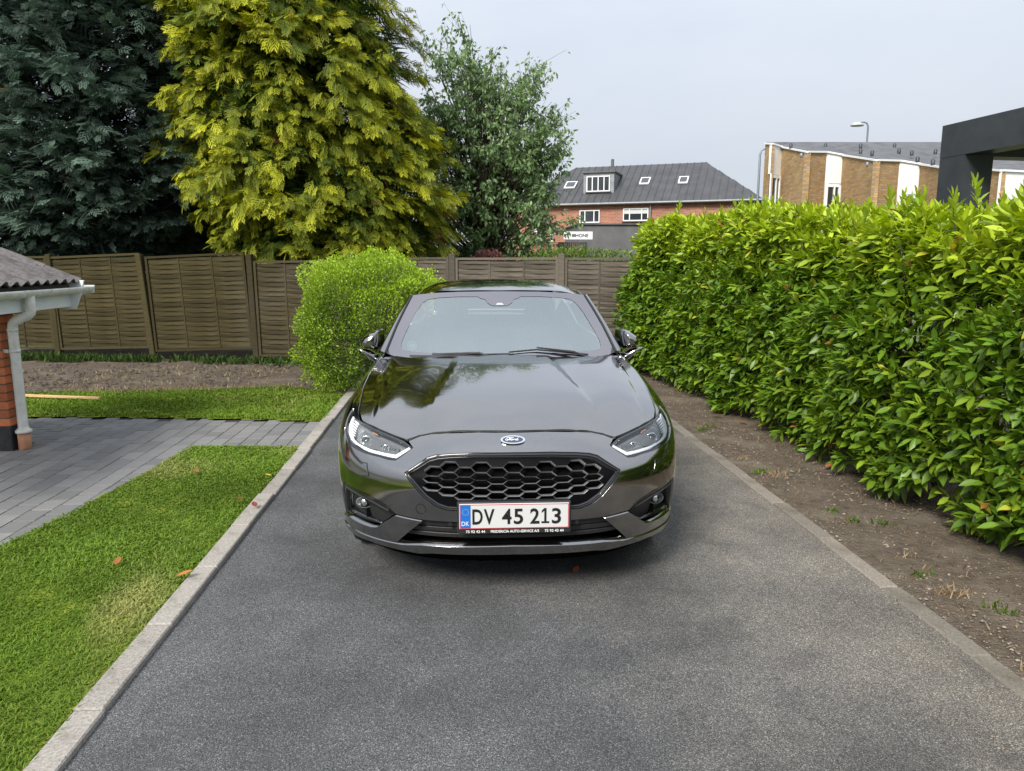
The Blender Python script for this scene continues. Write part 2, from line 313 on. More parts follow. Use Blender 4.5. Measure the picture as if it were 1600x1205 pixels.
# ================================================================ brick outbuilding at the left
m_brick, n, l, b = new_mat('red_brick'); setp(b, rough=.9, spec=.2); _, c = noise_col(n, l, b, (.42,.13,.055), (.60,.21,.095), 22, 6, .25, .75, c3=(.30,.085,.04), scale2=7, f3=.6); per_object(n, l, c, b, .22); add_bump(n, l, b, 120, .5, .006)
m_mortar = mat_noise('mortar', (.09,.08,.07), (.17,.155,.14), 60, rough=.95)
m_plinth = mat_noise('black_plinth', (.010,.011,.013), (.03,.03,.032), 12, rough=.75, bump=.4, bscale=70)
m_white, n, l, b = new_mat('white_board'); setp(b, rough=.45); noise_col(n, l, b, (.62,.66,.66), (.74,.77,.76), 3)
m_pvc, n, l, b = new_mat('white_pvc'); setp(b, rough=.38); noise_col(n, l, b, (.60,.60,.54), (.74,.74,.69), 9, c3=(.40,.39,.33), scale2=14, f3=.35)
m_tile, n, l, b = new_mat('concrete_tile'); setp(b, rough=.92, spec=.2); _, c = noise_col(n, l, b, (.085,.078,.078), (.165,.152,.150), 45, 6, .3, .7, c3=(.055,.05,.045), scale2=9, f3=.6); per_object(n, l, c, b, .15); add_bump(n, l, b, 150, .5, .005)
m_terra = mat_noise('terracotta', (.40,.19,.105), (.50,.26,.15), 25, rough=.85)
hx, hy = -3.85, 6.50
house = empty('brick_outbuilding', (hx, hy, 0)); tag(house, 'low red brick outbuilding corner with white gutter, downpipe and grey tiled roof', 'building')
CH, BL, BW, BD = .0735, .232, .112, .225       # course, brick length, width along return, pillar depth
MB().box((-1.3, .006, .20), (-.006, BD-.006, 1.30)).build('mortar_core', m_mortar, house)
MB().box((-1.32, -.012, -.05), (.008, BD+.012, .212), bev=.006).build('plinth', m_plinth, house)
me_l = MB().box((-BL+.005, 0, 0), (-.005, .10, CH-.011), bev=.003).mesh('brick', m_brick)
me_s = MB().box((-.107, 0, 0), (0, BD-.002, CH-.011), bev=.003).mesh('brick', m_brick)
for i in range(15):
    z = .216+i*CH
    if i % 2 == 0:
        mobj('brick', me_s, house, (.002, -.001, z)); xs = [-.112-BL*k for k in range(5)]
    else:
        mobj('brick', me_l, house, (.0045, 0, z)); mobj('brick', MB().box((-.107, .112, 0), (0, BD, CH-.011), bev=.003).mesh('brick', m_brick), house, (.003, 0, z)); xs = [-BL-BL*k for k in range(4)]
    for x in xs: mobj('brick', me_l, house, (x, (hsh(i, x)-.5)*.003, z))
# eaves: local axes of the house, gutter along +Y at X = -3.62
gx = -3.62-hx; y0, y1 = -2.6, 7.58-hy
MB().box((gx-.075, y0, 1.19), (gx-.053, y1-.22, 1.385)).build('fascia', m_white, house)
MB().box((gx-.50, y0, 1.196), (gx-.076, y1-.25, 1.212)).build('soffit', m_white, house)
gp = []
for k in range(13):
    a = math.pi*(k/12); gp.append((gx+.008-.062*math.cos(a), -.062*math.sin(a)))
gm = MB(); n_ = len(gp)
V = [(x, y0, 1.372+z) for x, z in gp]+[(x, y1-.015, 1.372+z) for x, z in gp]+[(gx+.008+(x-gx-.008)*.9, y0, 1.374+z*.9) for x, z in gp]+[(gx+.008+(x-gx-.008)*.9, y1-.015, 1.374+z*.9) for x, z in gp]
F = [(i, i+1, n_+i+1, n_+i) for i in range(n_-1)]+[(2*n_+i, 3*n_+i, 3*n_+i+1, 2*n_+i+1) for i in range(n_-1)]+[(n_-1, 3*n_-1, 4*n_-1, 2*n_-1), (0, n_, 3*n_, 2*n_)]
gm.add(V, F, True); gut = gm.build('gutter', m_pvc, house)
for yy in (-.1, .13, .30, .92):
    bm_ = MB(); bm_.tube([(x+(x-gx-.008)*.05, yy, 1.372+z*1.06) for x, z in gp], .005, 6); bm_.build('gutter_bracket', m_pvc, gut)
MB().prism([(gx-.058, y1-.014, 1.385), (gx+.075, y1-.014, 1.385), (gx+.06, y1-.014, 1.31), (gx-.058, y1-.014, 1.29)], (0, .012, 0)).build('gutter_end_cap', m_pvc, gut)
# barge return board
MB().prism([(gx-.50, y1-.24, 1.20), (gx-.01, y1-.24, 1.165), (gx+.045, y1-.24, 1.30), (gx+.085, y1-.24, 1.435), (gx-.02, y1-.24, 1.445), (gx-1.6, y1-.24, 2.03), (gx-1.6, y1-.24, 1.83), (gx-.50, y1-.24, 1.39)], (0, .02, 0)).build('barge_board', m_white, house)
# downpipe with swan neck
px_, py_ = .075, .055
dp = MB(); dp.tube([(gx+.01, .06, 1.33), (gx+.01, .06, 1.215), (gx+.005, .06, 1.185), (gx-.02, .06, 1.16), (px_+.03, .058, 1.115), (px_+.008, .056, 1.09), (px_, py_, 1.05), (px_, py_, .20)], [.040]*8, 16)
dp.lathe([(.040, .20), (.045, .185), (.062, .172), (.066, .160), (.064, .148), (.045, .146)], 20, Matrix.Translation((px_, py_, 0)))
dpo = dp.build('downpipe', m_pvc, house)
for z in (1.04, .86): MB().lathe([(.040, z-.012), (.0435, z-.012), (.0435, z+.012), (.040, z+.012)], 20, Matrix.Translation((px_, py_, 0))).build('pipe_collar', m_pvc, dpo)
MB().box((-.01, py_-.03, .845), (px_-.038, py_+.0, .875)).build('pipe_clip', m_pvc, dpo)
MB().lathe([(.046, -.05), (.050, -.05), (.052, .15), (.047, .152), (.044, .13)], 20, Matrix.Translation((px_, py_, 0))).build('drain_socket', m_terra, house)
# roof tiles: slope rises toward -X by 20 degrees; wave profile along Y
SL = R(20.3); tw, tl, exp_ = .30, .42, .335
def tile_mesh(half=False):
    ny, nx_ = (9, 2); V = []; F = []
    ys = np.linspace(0, tw*(.5 if half else 1.0)+.03, ny*2)
    prof = .020*np.cos(ys/ (tw/2)*2*math.pi)
    for t in (0, .011):
        for x in (0, -tl):
            for yv, zv in zip(ys, prof): V.append((x, yv, zv+t))
    m = len(ys)
    for i in range(m-1):
        F += [(i, i+1, m+i+1, m+i), (2*m+i, 3*m+i, 3*m+i+1, 2*m+i+1), (i, 2*m+i, 2*m+i+1, i+1), (m+i, m+i+1, 3*m+i+1, 3*m+i)]
    F += [(0, m, 3*m, 2*m), (m-1, 3*m-1, 4*m-1, 2*m-1)]
    return np_mesh('roof_tile', V, F, m_tile, smooth=False)
me_t = tile_mesh()
roof = MB().prism([(gx-.02, y0, 1.40), (gx-1.9, y0, 1.40+1.88*math.tan(SL)), (gx-1.9, y0, 1.36+1.88*math.tan(SL)), (gx-.02, y0, 1.36)], (0, y1-.3-y0, 0)).build('roof', m_joint, house)
for r_ in range(6):
    for j in range(9):
        x = gx+.045-r_*exp_*math.cos(SL); z = 1.425+r_*exp_*math.sin(SL)+(.012 if r_ else 0)
        y = y1-.205-(j+1)*tw
        mobj('roof_tile', me_t, roof, (x, y, z+(hsh(r_, j)-.5)*.006), ((hsh(r_, j, 2)-.5)*.02, SL+.03, (hsh(r_, j, 1)-.5)*.02))
# ================================================================ wooden panel fence
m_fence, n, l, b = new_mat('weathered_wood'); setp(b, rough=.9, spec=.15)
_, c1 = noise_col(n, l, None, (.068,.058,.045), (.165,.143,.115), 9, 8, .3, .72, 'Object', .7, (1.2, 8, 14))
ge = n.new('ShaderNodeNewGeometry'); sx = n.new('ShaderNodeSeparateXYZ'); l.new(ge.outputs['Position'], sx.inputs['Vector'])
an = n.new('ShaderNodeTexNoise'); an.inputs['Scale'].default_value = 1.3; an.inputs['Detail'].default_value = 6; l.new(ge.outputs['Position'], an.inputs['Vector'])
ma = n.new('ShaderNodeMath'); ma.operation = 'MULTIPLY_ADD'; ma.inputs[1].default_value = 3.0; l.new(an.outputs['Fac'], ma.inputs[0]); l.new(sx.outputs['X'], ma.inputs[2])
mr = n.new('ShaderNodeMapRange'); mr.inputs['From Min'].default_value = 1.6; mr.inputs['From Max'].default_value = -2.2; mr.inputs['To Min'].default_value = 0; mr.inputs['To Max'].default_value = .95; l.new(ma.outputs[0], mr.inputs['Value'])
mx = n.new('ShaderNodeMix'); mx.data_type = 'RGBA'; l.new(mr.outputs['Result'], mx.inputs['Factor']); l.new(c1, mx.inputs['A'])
ag = n.new('ShaderNodeMix'); ag.data_type = 'RGBA'; ag.blend_type = 'MULTIPLY'; ag.inputs['Factor'].default_value = 1; l.new(c1, ag.inputs['A']); ag.inputs['B'].default_value = (.40,.38,.19,1); l.new(ag.outputs['Result'], mx.inputs['B'])  # left part tinted green for algae and darkened to paint in tree shade
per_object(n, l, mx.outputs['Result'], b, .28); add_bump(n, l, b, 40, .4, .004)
POSTS = [(-8.55, 13.45, 0), (-6.80, 13.07, .01), (-5.08, 12.67, .075), (-3.30, 12.30, .02), (-1.69, 12.00, 0), (-.09, 11.75, 0), (1.60, 11.55, 0), (3.3, 11.35, 0)]
fence = empty('panel_fence', (POSTS[3][0], POSTS[3][1], 0)); tag(fence, 'weathered wooden fence of woven slat panels at the back of the garden', 'fence')
FX, FY = POSTS[3][0], POSTS[3][1]
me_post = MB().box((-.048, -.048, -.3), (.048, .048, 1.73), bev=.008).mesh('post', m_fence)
nseg = 12
def slat_mesh(par, seed):
    rr = random.Random(seed); V = []; F = []; hh = .0245
    for i in range(nseg+1):
        t = i/nseg; y = par*.008*math.sin(t*math.pi*3)+(rr.random()-.5)*.003; dz = (rr.random()-.5)*.004; tw_ = par*.004*math.cos(t*9)
        for (dy, dz2) in ((-.004, -hh), (.004, -hh), (.004, hh), (-.004, hh)): V.append((t, y+dy+(tw_ if dz2 > 0 else -tw_), dz2+dz))
    for i in range(nseg):
        a = i*4; F += [(a+k, a+(k+1) % 4, a+4+(k+1) % 4, a+4+k) for k in range(4)]
    F += [(0, 1, 2, 3)[::-1], tuple(nseg*4+k for k in range(4))]
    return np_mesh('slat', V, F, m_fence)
SLM = [slat_mesh(1 if k % 2 else -1, k) for k in range(8)]
for i, (x, y, lean) in enumerate(POSTS):
    o = mobj('post', me_post, fence, (x-FX, y-FY, 0), (0, -lean, R(-12)))
    if i+1 < len(POSTS):
        x2, y2, l2 = POSTS[i+1]; L = math.hypot(x2-x, y2-y)-.098; a = math.atan2(y2-y, x2-x); zb = .13-(.05 if i == 3 else 0)
        pan = empty('fence_panel', (x-FX+.049*math.cos(a), y-FY+.049*math.sin(a), zb), a, fence); pan.rotation_euler = (0, (hsh(i, 'pl')-.5)*.012-(lean+l2)*.5, a)
        zt = 1.54 if i > 2 else 1.56
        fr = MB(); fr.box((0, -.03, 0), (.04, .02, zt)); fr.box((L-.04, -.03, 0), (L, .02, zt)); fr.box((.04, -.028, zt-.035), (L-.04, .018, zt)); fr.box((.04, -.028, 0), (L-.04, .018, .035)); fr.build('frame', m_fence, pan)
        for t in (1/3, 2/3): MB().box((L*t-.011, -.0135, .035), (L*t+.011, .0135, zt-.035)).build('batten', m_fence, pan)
        ns = int((zt-.09)/.0385)
        for k in range(ns):
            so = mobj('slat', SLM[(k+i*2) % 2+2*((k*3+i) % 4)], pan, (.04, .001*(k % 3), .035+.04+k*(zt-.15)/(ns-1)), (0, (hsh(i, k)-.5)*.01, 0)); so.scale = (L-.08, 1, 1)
# ================================================================ timber batten on the lawn
m_timber = mat_noise('fresh_timber', (.50,.31,.14), (.62,.41,.20), 4, rough=.7, stretch=(1, 20, 20))
a0 = np.array([-5.6, 9.16]); a1 = np.array([-4.18, 8.80]); an_ = math.atan2(*(a1-a0)[::-1]); Lb = float(np.hypot(*(a1-a0)))
bt = MB().box((0, -.022, 0), (Lb, .022, .028), bev=.003).build('timber_batten', m_timber, None, (a0[0], a0[1], .028), (0, 0, an_)); tag(bt, 'thin pale timber batten lying on the far lawn strip', 'batten')
# ================================================================ vegetation
def basis_from(D, roll):
    """rows of unit directions D -> orthonormal X (along), Y (side), Z (normal)"""
    D = D/np.linalg.norm(D, axis=1, keepdims=True); up = np.tile([0, 0, 1.], (len(D), 1)); up[np.abs(D[:, 2]) > .95] = [1, 0, 0]
    S = np.cross(up, D); S /= np.linalg.norm(S, axis=1, keepdims=True); N = np.cross(D, S)
    c, s = np.cos(roll)[:, None], np.sin(roll)[:, None]; return D, S*c+N*s, -S*s+N*c
def scatter(T, TF, P, D, roll, scale, tcol, C):
    """instances of template T (k,3), faces TF, at P along D; colours C (n,3) times tcol (k,3) -> V,F,Col"""
    X, Y, Z = basis_from(D, roll); n_, k = len(P), len(T)
    V = P[:, None, :]+scale[:, None, None]*(T[None, :, 0:1]*X[:, None, :]+T[None, :, 1:2]*Y[:, None, :]+T[None, :, 2:3]*Z[:, None, :])
    F = (np.arange(n_)[:, None, None]*k+TF[None]).reshape(-1, TF.shape[1])
    col = np.clip(C[:, None, :]*tcol[None], .003, 1).reshape(-1, 3)
    return V.reshape(-1, 3), F, col
def merge(parts):
    Vs, Fs, Cs = [], [], []; o = 0
    for V, F, C in parts: Vs.append(V); Fs.append(F+o); Cs.append(C); o += len(V)
    return np.vstack(Vs), np.vstack(Fs), np.vstack(Cs)
def lerp(a, b, t): return np.array(a)*(1-t)+np.array(b)*t
# ---- laurel leaf: pointed oval, folded on the midrib, drooping tip
def leaf_template(nseg=4, width=.19, fold=.05, droop=.10):
    xs = np.linspace(0, 1, nseg+1); V = []; F = []
    for i, x in enumerate(xs):
        w = width*math.sin(math.pi*min(1, x*.93+.05))**.75 if 0 < i < nseg else .012
        z = -droop*x*x
        V += [(x, -w, z+fold*w/width), (x, 0, z), (x, w, z+fold*w/width)]
    for i in range(nseg):
        a = 3*i; F += [(a, a+3, a+4, a+1), (a+1, a+4, a+5, a+2)]
    return np.array(V), np.array(F)
LT, LF = leaf_template(3)
LTC = np.ones((len(LT), 3)); LTC[1::3] *= 1.22
m_laurel = mat_leaf('laurel_leaf', rough=.40, trans=.25, spec=.4)
m_bark = mat_noise('bark', (.035,.026,.02), (.09,.07,.05), 18, rough=.95, bump=.6, bscale=50)
def hedge_face(Y):          # x of the hedge face at mid height
    return 2.93-.02*np.clip(Y-4, 0, 9)-.30*smooth_(8.2, 10.8, Y)+.05*np.sin(Y*2.1+.6)+.035*np.sin(Y*4.7)
def smooth_(a, b, x):
    t = np.clip((x-a)/(b-a), 0, 1); return t*t*(3-2*t)
def hedge_top(Y): return 1.86+.30*smooth_(3.5, 9.5, Y)+.05*np.sin(Y*1.7+1)+.04*np.sin(Y*3.9)
HY0, HY1 = 1.6, 11.15
def hedge_surface(n_, seed):
    """random points and outward directions on face, top and far end of the hedge"""
    r = np.random.default_rng(seed); u = r.random(n_); Y = HY0+(HY1-HY0)*r.random(n_); P = np.zeros((n_, 3)); N = np.zeros((n_, 3))
    f = u < .66; t = u >= .66; e = u > .955; t &= ~e
    zt = hedge_top(Y); h = .06+r.random(n_)**.9*.98*(zt-.06); q = h/zt
    bulge = .22*(1-np.sin(np.clip(q*1.15+.12, 0, 1)*math.pi))**1.6+.30*smooth_(.88, 1.0, q)**2
    P[f] = np.stack([hedge_face(Y)+bulge+.05*np.sin(Y*6.3+h*5), Y, h], 1)[f]
    N[f] = np.stack([-1+0*Y, -.25+0*Y, .1+.75*smooth_(.8, 1, q)-.35*smooth_(.3, 0, q)], 1)[f]
    x = r.random(n_)**1.3*1.5; P[t] = np.stack([hedge_face(Y)+.28+x, Y, zt+.03*np.sin(x*7+Y*5)], 1)[t]; N[t] = np.stack([-.25+0*x, -.15+0*x, 1+0*x], 1)[t]
    x2 = r.random(n_)*1.4; P[e] = np.stack([hedge_face(Y*0+HY1)+.15+x2, HY1+0*Y, h], 1)[e]; N[e] = np.stack([-.3+0*Y, .8+0*Y, .2+0*Y], 1)[e]
    return P, N/np.linalg.norm(N, axis=1, keepdims=True), f, t, q
def laurel_shoots(n_, seed, depth, size, dmin=0.0, K=8, dark=1.0):
    r = np.random.default_rng(seed); P, N, f, t, q = hedge_surface(n_, seed)
    P = P-N*(dmin+depth*r.random(n_)**1.2)[:, None]
    D = N+r.normal(0, .38, (n_, 3)); D[:, 2] += .28; D /= np.linalg.norm(D, axis=1, keepdims=True)
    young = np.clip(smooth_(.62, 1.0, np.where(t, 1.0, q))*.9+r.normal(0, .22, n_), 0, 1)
    near_end = P[:, 2] < .12
    parts = []
    X, Yb, Zb = basis_from(D, r.random(n_)*6.28)
    for k in range(K):
        a = k*2.4+r.normal(0, .3, n_); tilt = np.clip(.28+.13*(K-k)+r.normal(0, .15, n_), .05, 1.5)
        L = D*np.cos(tilt)[:, None]+(Yb*np.cos(a)[:, None]+Zb*np.sin(a)[:, None])*np.sin(tilt)[:, None]
        L[:, 2] -= .12*(K-k)/K
        pos = P+D*(.016*k)[None] if False else P+D*(.015*k)
        sc = size*(.72+.5*r.random(n_))*(1-.035*k)
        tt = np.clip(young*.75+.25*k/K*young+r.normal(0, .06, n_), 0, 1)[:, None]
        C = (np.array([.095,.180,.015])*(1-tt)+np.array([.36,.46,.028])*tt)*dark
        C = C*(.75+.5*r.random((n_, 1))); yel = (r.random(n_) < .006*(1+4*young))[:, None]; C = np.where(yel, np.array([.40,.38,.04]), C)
        dead = (r.random(n_) < .003)[:, None]; C = np.where(dead, np.array([.28,.13,.04]), C)
        keep = (pos[:, 2] > .04) & (r.random(n_) < .92)
        parts.append((pos[keep], L[keep], (r.normal(0, .45, n_))[keep], sc[keep], C[keep]))
    return parts
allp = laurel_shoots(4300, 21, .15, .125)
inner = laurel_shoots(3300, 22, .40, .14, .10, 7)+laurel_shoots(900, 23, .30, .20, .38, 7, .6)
HP = np.vstack([p[0] for p in allp]); HD = np.vstack([p[1] for p in allp]); HR = np.concatenate([p[2] for p in allp]); HS = np.concatenate([p[3] for p in allp]); HC = np.vstack([p[4] for p in allp])
# tall whips above the top
r = np.random.default_rng(5); whips = []
for k in range(60):
    y = HY0+.3+(HY1-HY0-.5)*r.random()**1.4; base = np.array([hedge_face(y)+.25+.7*r.random(), y, hedge_top(y)-.05]); ht = .10+.22*r.random()**1.5
    tip = base+np.array([r.normal(0, .06), r.normal(0, .06), ht]); whips.append((base, tip))
    m = 7+int(ht*30)
    for j in range(m):
        t_ = .2+.8*j/(m-1); a = j*2.4; ti = 1.0-.75*t_
        d_ = np.array([math.cos(a)*math.sin(ti), math.sin(a)*math.sin(ti), math.cos(ti)]); HP = np.vstack([HP, base+(tip-base)*t_]); HD = np.vstack([HD, d_])
        HR = np.append(HR, r.normal(0, .3)); HS = np.append(HS, .12*(.8+.3*r.random())*(1-.25*t_)); HC = np.vstack([HC, lerp((.17,.27,.02), (.32,.40,.03), r.random())*(.85+.3*r.random())])
hedge = empty('laurel_hedge', (3.3, 6, 0)); tag(hedge, 'tall glossy green cherry laurel hedge along the soil strip beside the driveway', 'hedge')
off = np.array([3.3, 6, 0]); HP = HP-off
size = HS/np.linalg.norm(HP+off-[0, 0, CAM_H], axis=1); vis = (HP[:, 0]+off[0])/(HP[:, 1]+off[1]) < .78
front = (HP[:, 0]+off[0] < hedge_face(HP[:, 1]+off[1])+.12) & vis & (HP[:, 1]+off[1] > 3)
order = np.argsort(-(size*front)); big = order[:300]; rest = order[300:]
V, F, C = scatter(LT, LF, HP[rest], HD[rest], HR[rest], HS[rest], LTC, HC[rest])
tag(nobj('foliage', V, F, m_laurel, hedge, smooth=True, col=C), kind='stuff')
LM = []
for k in range(10):      # ten shades of the leaf, shared by the 300 single leaves
    c = lerp((.08,.155,.013), (.32,.42,.026), k/9); LM.append(np_mesh('leaf', LT, LF, m_laurel, smooth=True, col=np.clip(c*LTC, 0, 1)))
Xb, Yb_, Zb_ = basis_from(HD[big], HR[big])
for q, i in enumerate(big):
    o = mobj('leaf', LM[int(np.clip((HC[i, 1]-.14)/.31*9, 0, 9))], hedge); o.matrix_local = Matrix([[*(np.array([Xb[q][a], Yb_[q][a], Zb_[q][a]])*HS[i]), HP[i][a]] for a in range(3)]+[[0, 0, 0, 1]])
IT, IF_ = leaf_template(2, .20, .05, .12)
IP = [np.concatenate([p[k] for p in inner]) for k in range(5)]
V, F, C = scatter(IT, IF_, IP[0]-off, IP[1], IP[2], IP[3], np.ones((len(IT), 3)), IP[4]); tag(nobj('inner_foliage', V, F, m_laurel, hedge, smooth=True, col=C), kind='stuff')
st = MB()
for k in range(70):
    y = HY0+(HY1-HY0)*k/69+r.normal(0, .05); x = hedge_face(y)+.45+r.normal(0, .12)
    for j in range(3):
        e = np.array([hedge_face(y)+.12+.5*r.random(), y+r.normal(0, .25), .5+1.3*r.random()]); mid = (np.array([x, y, 0])+e)/2+r.normal(0, .05, 3)
        st.tube([np.array([x, y, -.05])-off, mid-off, e-off], [.014, .010, .004], 5)
for a_, b_ in whips: st.tube([a_-off-[0, 0, .2], b_-off], [.004, .002], 4)
st.build('stems', m_bark, hedge)
# ---- clipped box bush
def small_leaf():
    V = np.array([(0, 0, 0), (.45, -.30, .06), (1, 0, -.05), (.45, .30, .06)]); return V, np.array([(0, 1, 2, 3)])
ST, SF = small_leaf(); STC = np.ones((4, 3)); STC[2] *= 1.15
m_box = mat_leaf('box_leaf', rough=.45, trans=.28, spec=.35)
def lump(P, s, amp, seed):
    rr = np.random.default_rng(seed); o = np.zeros(len(P))
    for k in range(8):
        d = rr.normal(size=3); d /= np.linalg.norm(d); o += np.sin(P@d*s*(1+.5*k)+rr.random()*6.28)/(1+.6*k)
    return amp*o/2.5
def bush(name, label, cat, c, rad, n_, leaf, c_in, c_out, seed, power=2.6, mat=m_box, parent=None, flat=0.0, group=None, amp=.10):
    r = np.random.default_rng(seed); th = r.random(n_)*2*math.pi; ph = np.arccos(1-1.93*r.random(n_)); u = np.stack([np.sin(ph)*np.cos(th), np.sin(ph)*np.sin(th), np.cos(ph)], 1)
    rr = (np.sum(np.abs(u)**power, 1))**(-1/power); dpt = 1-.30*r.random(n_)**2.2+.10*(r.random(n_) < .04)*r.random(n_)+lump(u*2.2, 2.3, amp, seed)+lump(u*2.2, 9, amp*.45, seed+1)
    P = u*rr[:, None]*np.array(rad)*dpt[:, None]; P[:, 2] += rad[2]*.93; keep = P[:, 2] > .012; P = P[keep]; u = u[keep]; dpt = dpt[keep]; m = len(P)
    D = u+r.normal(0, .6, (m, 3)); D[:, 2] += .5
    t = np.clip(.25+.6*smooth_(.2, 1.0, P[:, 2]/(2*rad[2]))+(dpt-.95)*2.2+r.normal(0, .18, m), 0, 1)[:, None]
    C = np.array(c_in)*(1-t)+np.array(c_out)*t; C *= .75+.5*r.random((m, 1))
    e = empty(name, (c[0], c[1], 0)); tag(e, label, cat, group)
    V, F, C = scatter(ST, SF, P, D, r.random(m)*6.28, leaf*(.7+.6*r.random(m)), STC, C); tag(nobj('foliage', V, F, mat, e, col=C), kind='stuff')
    s = MB()
    for k in range(14):
        a = r.random()*6.28; tip = np.array([math.cos(a)*rad[0]*.6, math.sin(a)*rad[1]*.6, rad[2]*(.5+1.1*r.random())]); s.tube([(0.04*math.cos(a), .04*math.sin(a), -.05), tip*.5+[0, 0, .1], tip], [.02, .014, .004], 5)
    s.build('stems', m_bark, e); return e
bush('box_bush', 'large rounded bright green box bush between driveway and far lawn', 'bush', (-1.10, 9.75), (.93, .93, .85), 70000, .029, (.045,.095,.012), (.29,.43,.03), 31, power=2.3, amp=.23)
# ---- conifers: flat feathery sprays on drooping branch ends
def spray_template(nl=4, seed=0, fingers=2):
    """fern-like spray: axis along x, side shoots in the xy plane with small fingers (single triangles)"""
    rr = random.Random(seed); V = []; F = []; G = []
    def blade(x, y, ang, ln, w, g, z=0):
        c, s = math.cos(ang), math.sin(ang); i = len(V)
        V.extend([(x-s*w, y+c*w, z), (x+s*w, y-c*w, z+.012), (x+c*ln, y+s*ln, z-.05*ln)]); F.append((i, i+1, i+2)); G.extend([g*.75, g*.75, min(1, g+.3)])
    blade(0, 0, 0, 1.0, .030, .4)
    for k in range(nl):
        t = .06+.84*k/nl; ln = (.50*(1-t)**.7+.12)*(.85+.3*rr.random())
        for sd in (-1, 1):
            a = sd*(.60+.25*rr.random()); z = -.12*t*t; blade(t, 0, a, ln, .034, .30+.45*t, z)
            for q in (.30, .62)[:fingers]:
                blade(t+math.cos(a)*ln*q, math.sin(a)*ln*q, a-sd*.6, ln*.50, .030, .45+.4*t, z)
    V = np.array(V); V[:, 2] -= .16*V[:, 0]**2
    return V, np.array(F), np.array(G)
SPR = [spray_template(seed=k) for k in range(4)]; SPI = spray_template(4, 9, 0)
m_con = mat_leaf('conifer_spray', rough=.6, trans=.22, spec=.2)
def conifer(name, label, base, H, R0, prof, nb, per, c_in, c_mid, c_tip, seed, sz=.34, droop=.5, zmin=1.2, trunk_r=.16, brown=.0, front=.75, clump=.34, upsw=0.0, lean=0.0):
    r = np.random.default_rng(seed); e = empty(name, (base[0], base[1], 0)); tag(e, label, 'tree')
    tr = MB(); tr.tube([(0, 0, -.1), (.03, 0, H*.3), (-.02, .03, H*.65), (0, 0, H*.97)], [trunk_r, trunk_r*.8, trunk_r*.45, .02], 9); 
    shear = lambda L: [(x+lean*(z-1.6), y, z) for x, y, z in L]
    tr.v = shear(tr.v); tr.build('trunk', m_bark, e)
    parts = []; br = MB()
    toward = math.atan2(-base[1], -base[0])
    for i in range(nb):
        z = zmin+(H-zmin)*(r.random()**1.15)*.985; u = (z-zmin)/(H-zmin); rad = R0*np.interp(u, [a for a, b in prof], [b for a, b in prof])
        th = toward+r.normal(0, .75) if r.random() < front else r.random()*6.28
        rad *= (.80+.26*r.random())*(1+.10*math.sin(3*th+z*1.7+seed)); dirh = np.array([math.cos(th), math.sin(th), 0])
        tip = dirh*rad+np.array([0, 0, z]); root = np.array([0, 0, z-.05*rad+ (.25*rad if droop > .3 else -.35*rad)])
        if i % 3 == 0: br.tube([root, (root+tip)/2+[0, 0, .06], tip], [.03, .018, .006], 4, cap=False)
        m = per; f = (np.arange(m)+r.random(m))/m; Lb = clump*(1.5+.7*r.random())
        ax = dirh*(.85+.2*r.random())+np.array([0, 0, -droop*(.35+.7*r.random())+upsw])+r.normal(0, .22, 3); ax /= np.linalg.norm(ax)
        lat = np.cross(ax, [0, 0, 1.]); lat = lat/np.linalg.norm(lat)+np.array([0, 0, r.normal(0, .45)]); lat /= np.linalg.norm(lat)
        sd_ = np.where(np.arange(m) % 2, 1., -1.)[:, None]; spread = (.75*(1-f)**.6+.15)[:, None]
        Pp = tip[None]+ax[None]*((f-.75)*Lb)[:, None]+lat[None]*sd_*spread*Lb*.22*r.random((m, 1))+r.normal(0, .045, (m, 3))
        Pp[:, 2] -= (.30*droop*(f-.3)**2*Lb)
        D = ax[None]*.8+lat[None]*sd_*(.95*(1-.75*f))[:, None]+r.normal(0, .22, (m, 3)); D[:, 2] -= droop*.65*r.random(m)
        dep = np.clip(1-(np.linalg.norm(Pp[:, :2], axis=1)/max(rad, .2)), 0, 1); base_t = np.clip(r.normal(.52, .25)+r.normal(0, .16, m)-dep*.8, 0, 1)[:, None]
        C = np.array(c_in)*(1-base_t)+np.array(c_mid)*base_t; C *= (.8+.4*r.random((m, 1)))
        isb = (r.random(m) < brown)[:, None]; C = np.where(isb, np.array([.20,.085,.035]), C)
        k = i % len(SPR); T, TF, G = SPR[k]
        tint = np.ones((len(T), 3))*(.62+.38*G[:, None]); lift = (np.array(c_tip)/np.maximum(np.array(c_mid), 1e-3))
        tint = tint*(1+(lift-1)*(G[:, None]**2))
        parts.append(scatter(T, TF, Pp, D, r.normal(0, .5, m), sz*(.6+.7*r.random(m)), tint, C))
    T, TF, G = SPI; T = T*np.array([1, 1.6, 1])
    mi = nb*7; z = zmin+(H-zmin)*r.random(mi)**1.15*.97; rad = R0*np.interp((z-zmin)/(H-zmin), [a for a, b in prof], [b for a, b in prof])*(.45+.38*r.random(mi))
    th = np.where(r.random(mi) < front, toward+r.normal(0, .85, mi), r.random(mi)*6.28); dh = np.stack([np.cos(th), np.sin(th), 0*th], 1)
    D = dh*.7+r.normal(0, .5, (mi, 3)); D[:, 2] -= droop*.5
    parts.append(scatter(T, TF, dh*rad[:, None]+np.stack([0*z, 0*z, z], 1), D, r.normal(0, .8, mi), sz*(1.3+.9*r.random(mi)), np.ones((len(T), 3)), np.array(c_in)*(.6+.9*r.random((mi, 1)))))
    V, F, C = merge(parts); V[:, 0] += lean*(V[:, 2]-1.6); br.v = shear(br.v); tag(nobj('crown', V, F, m_con, e, col=C), kind='stuff'); br.build('branches', m_bark, e); return e
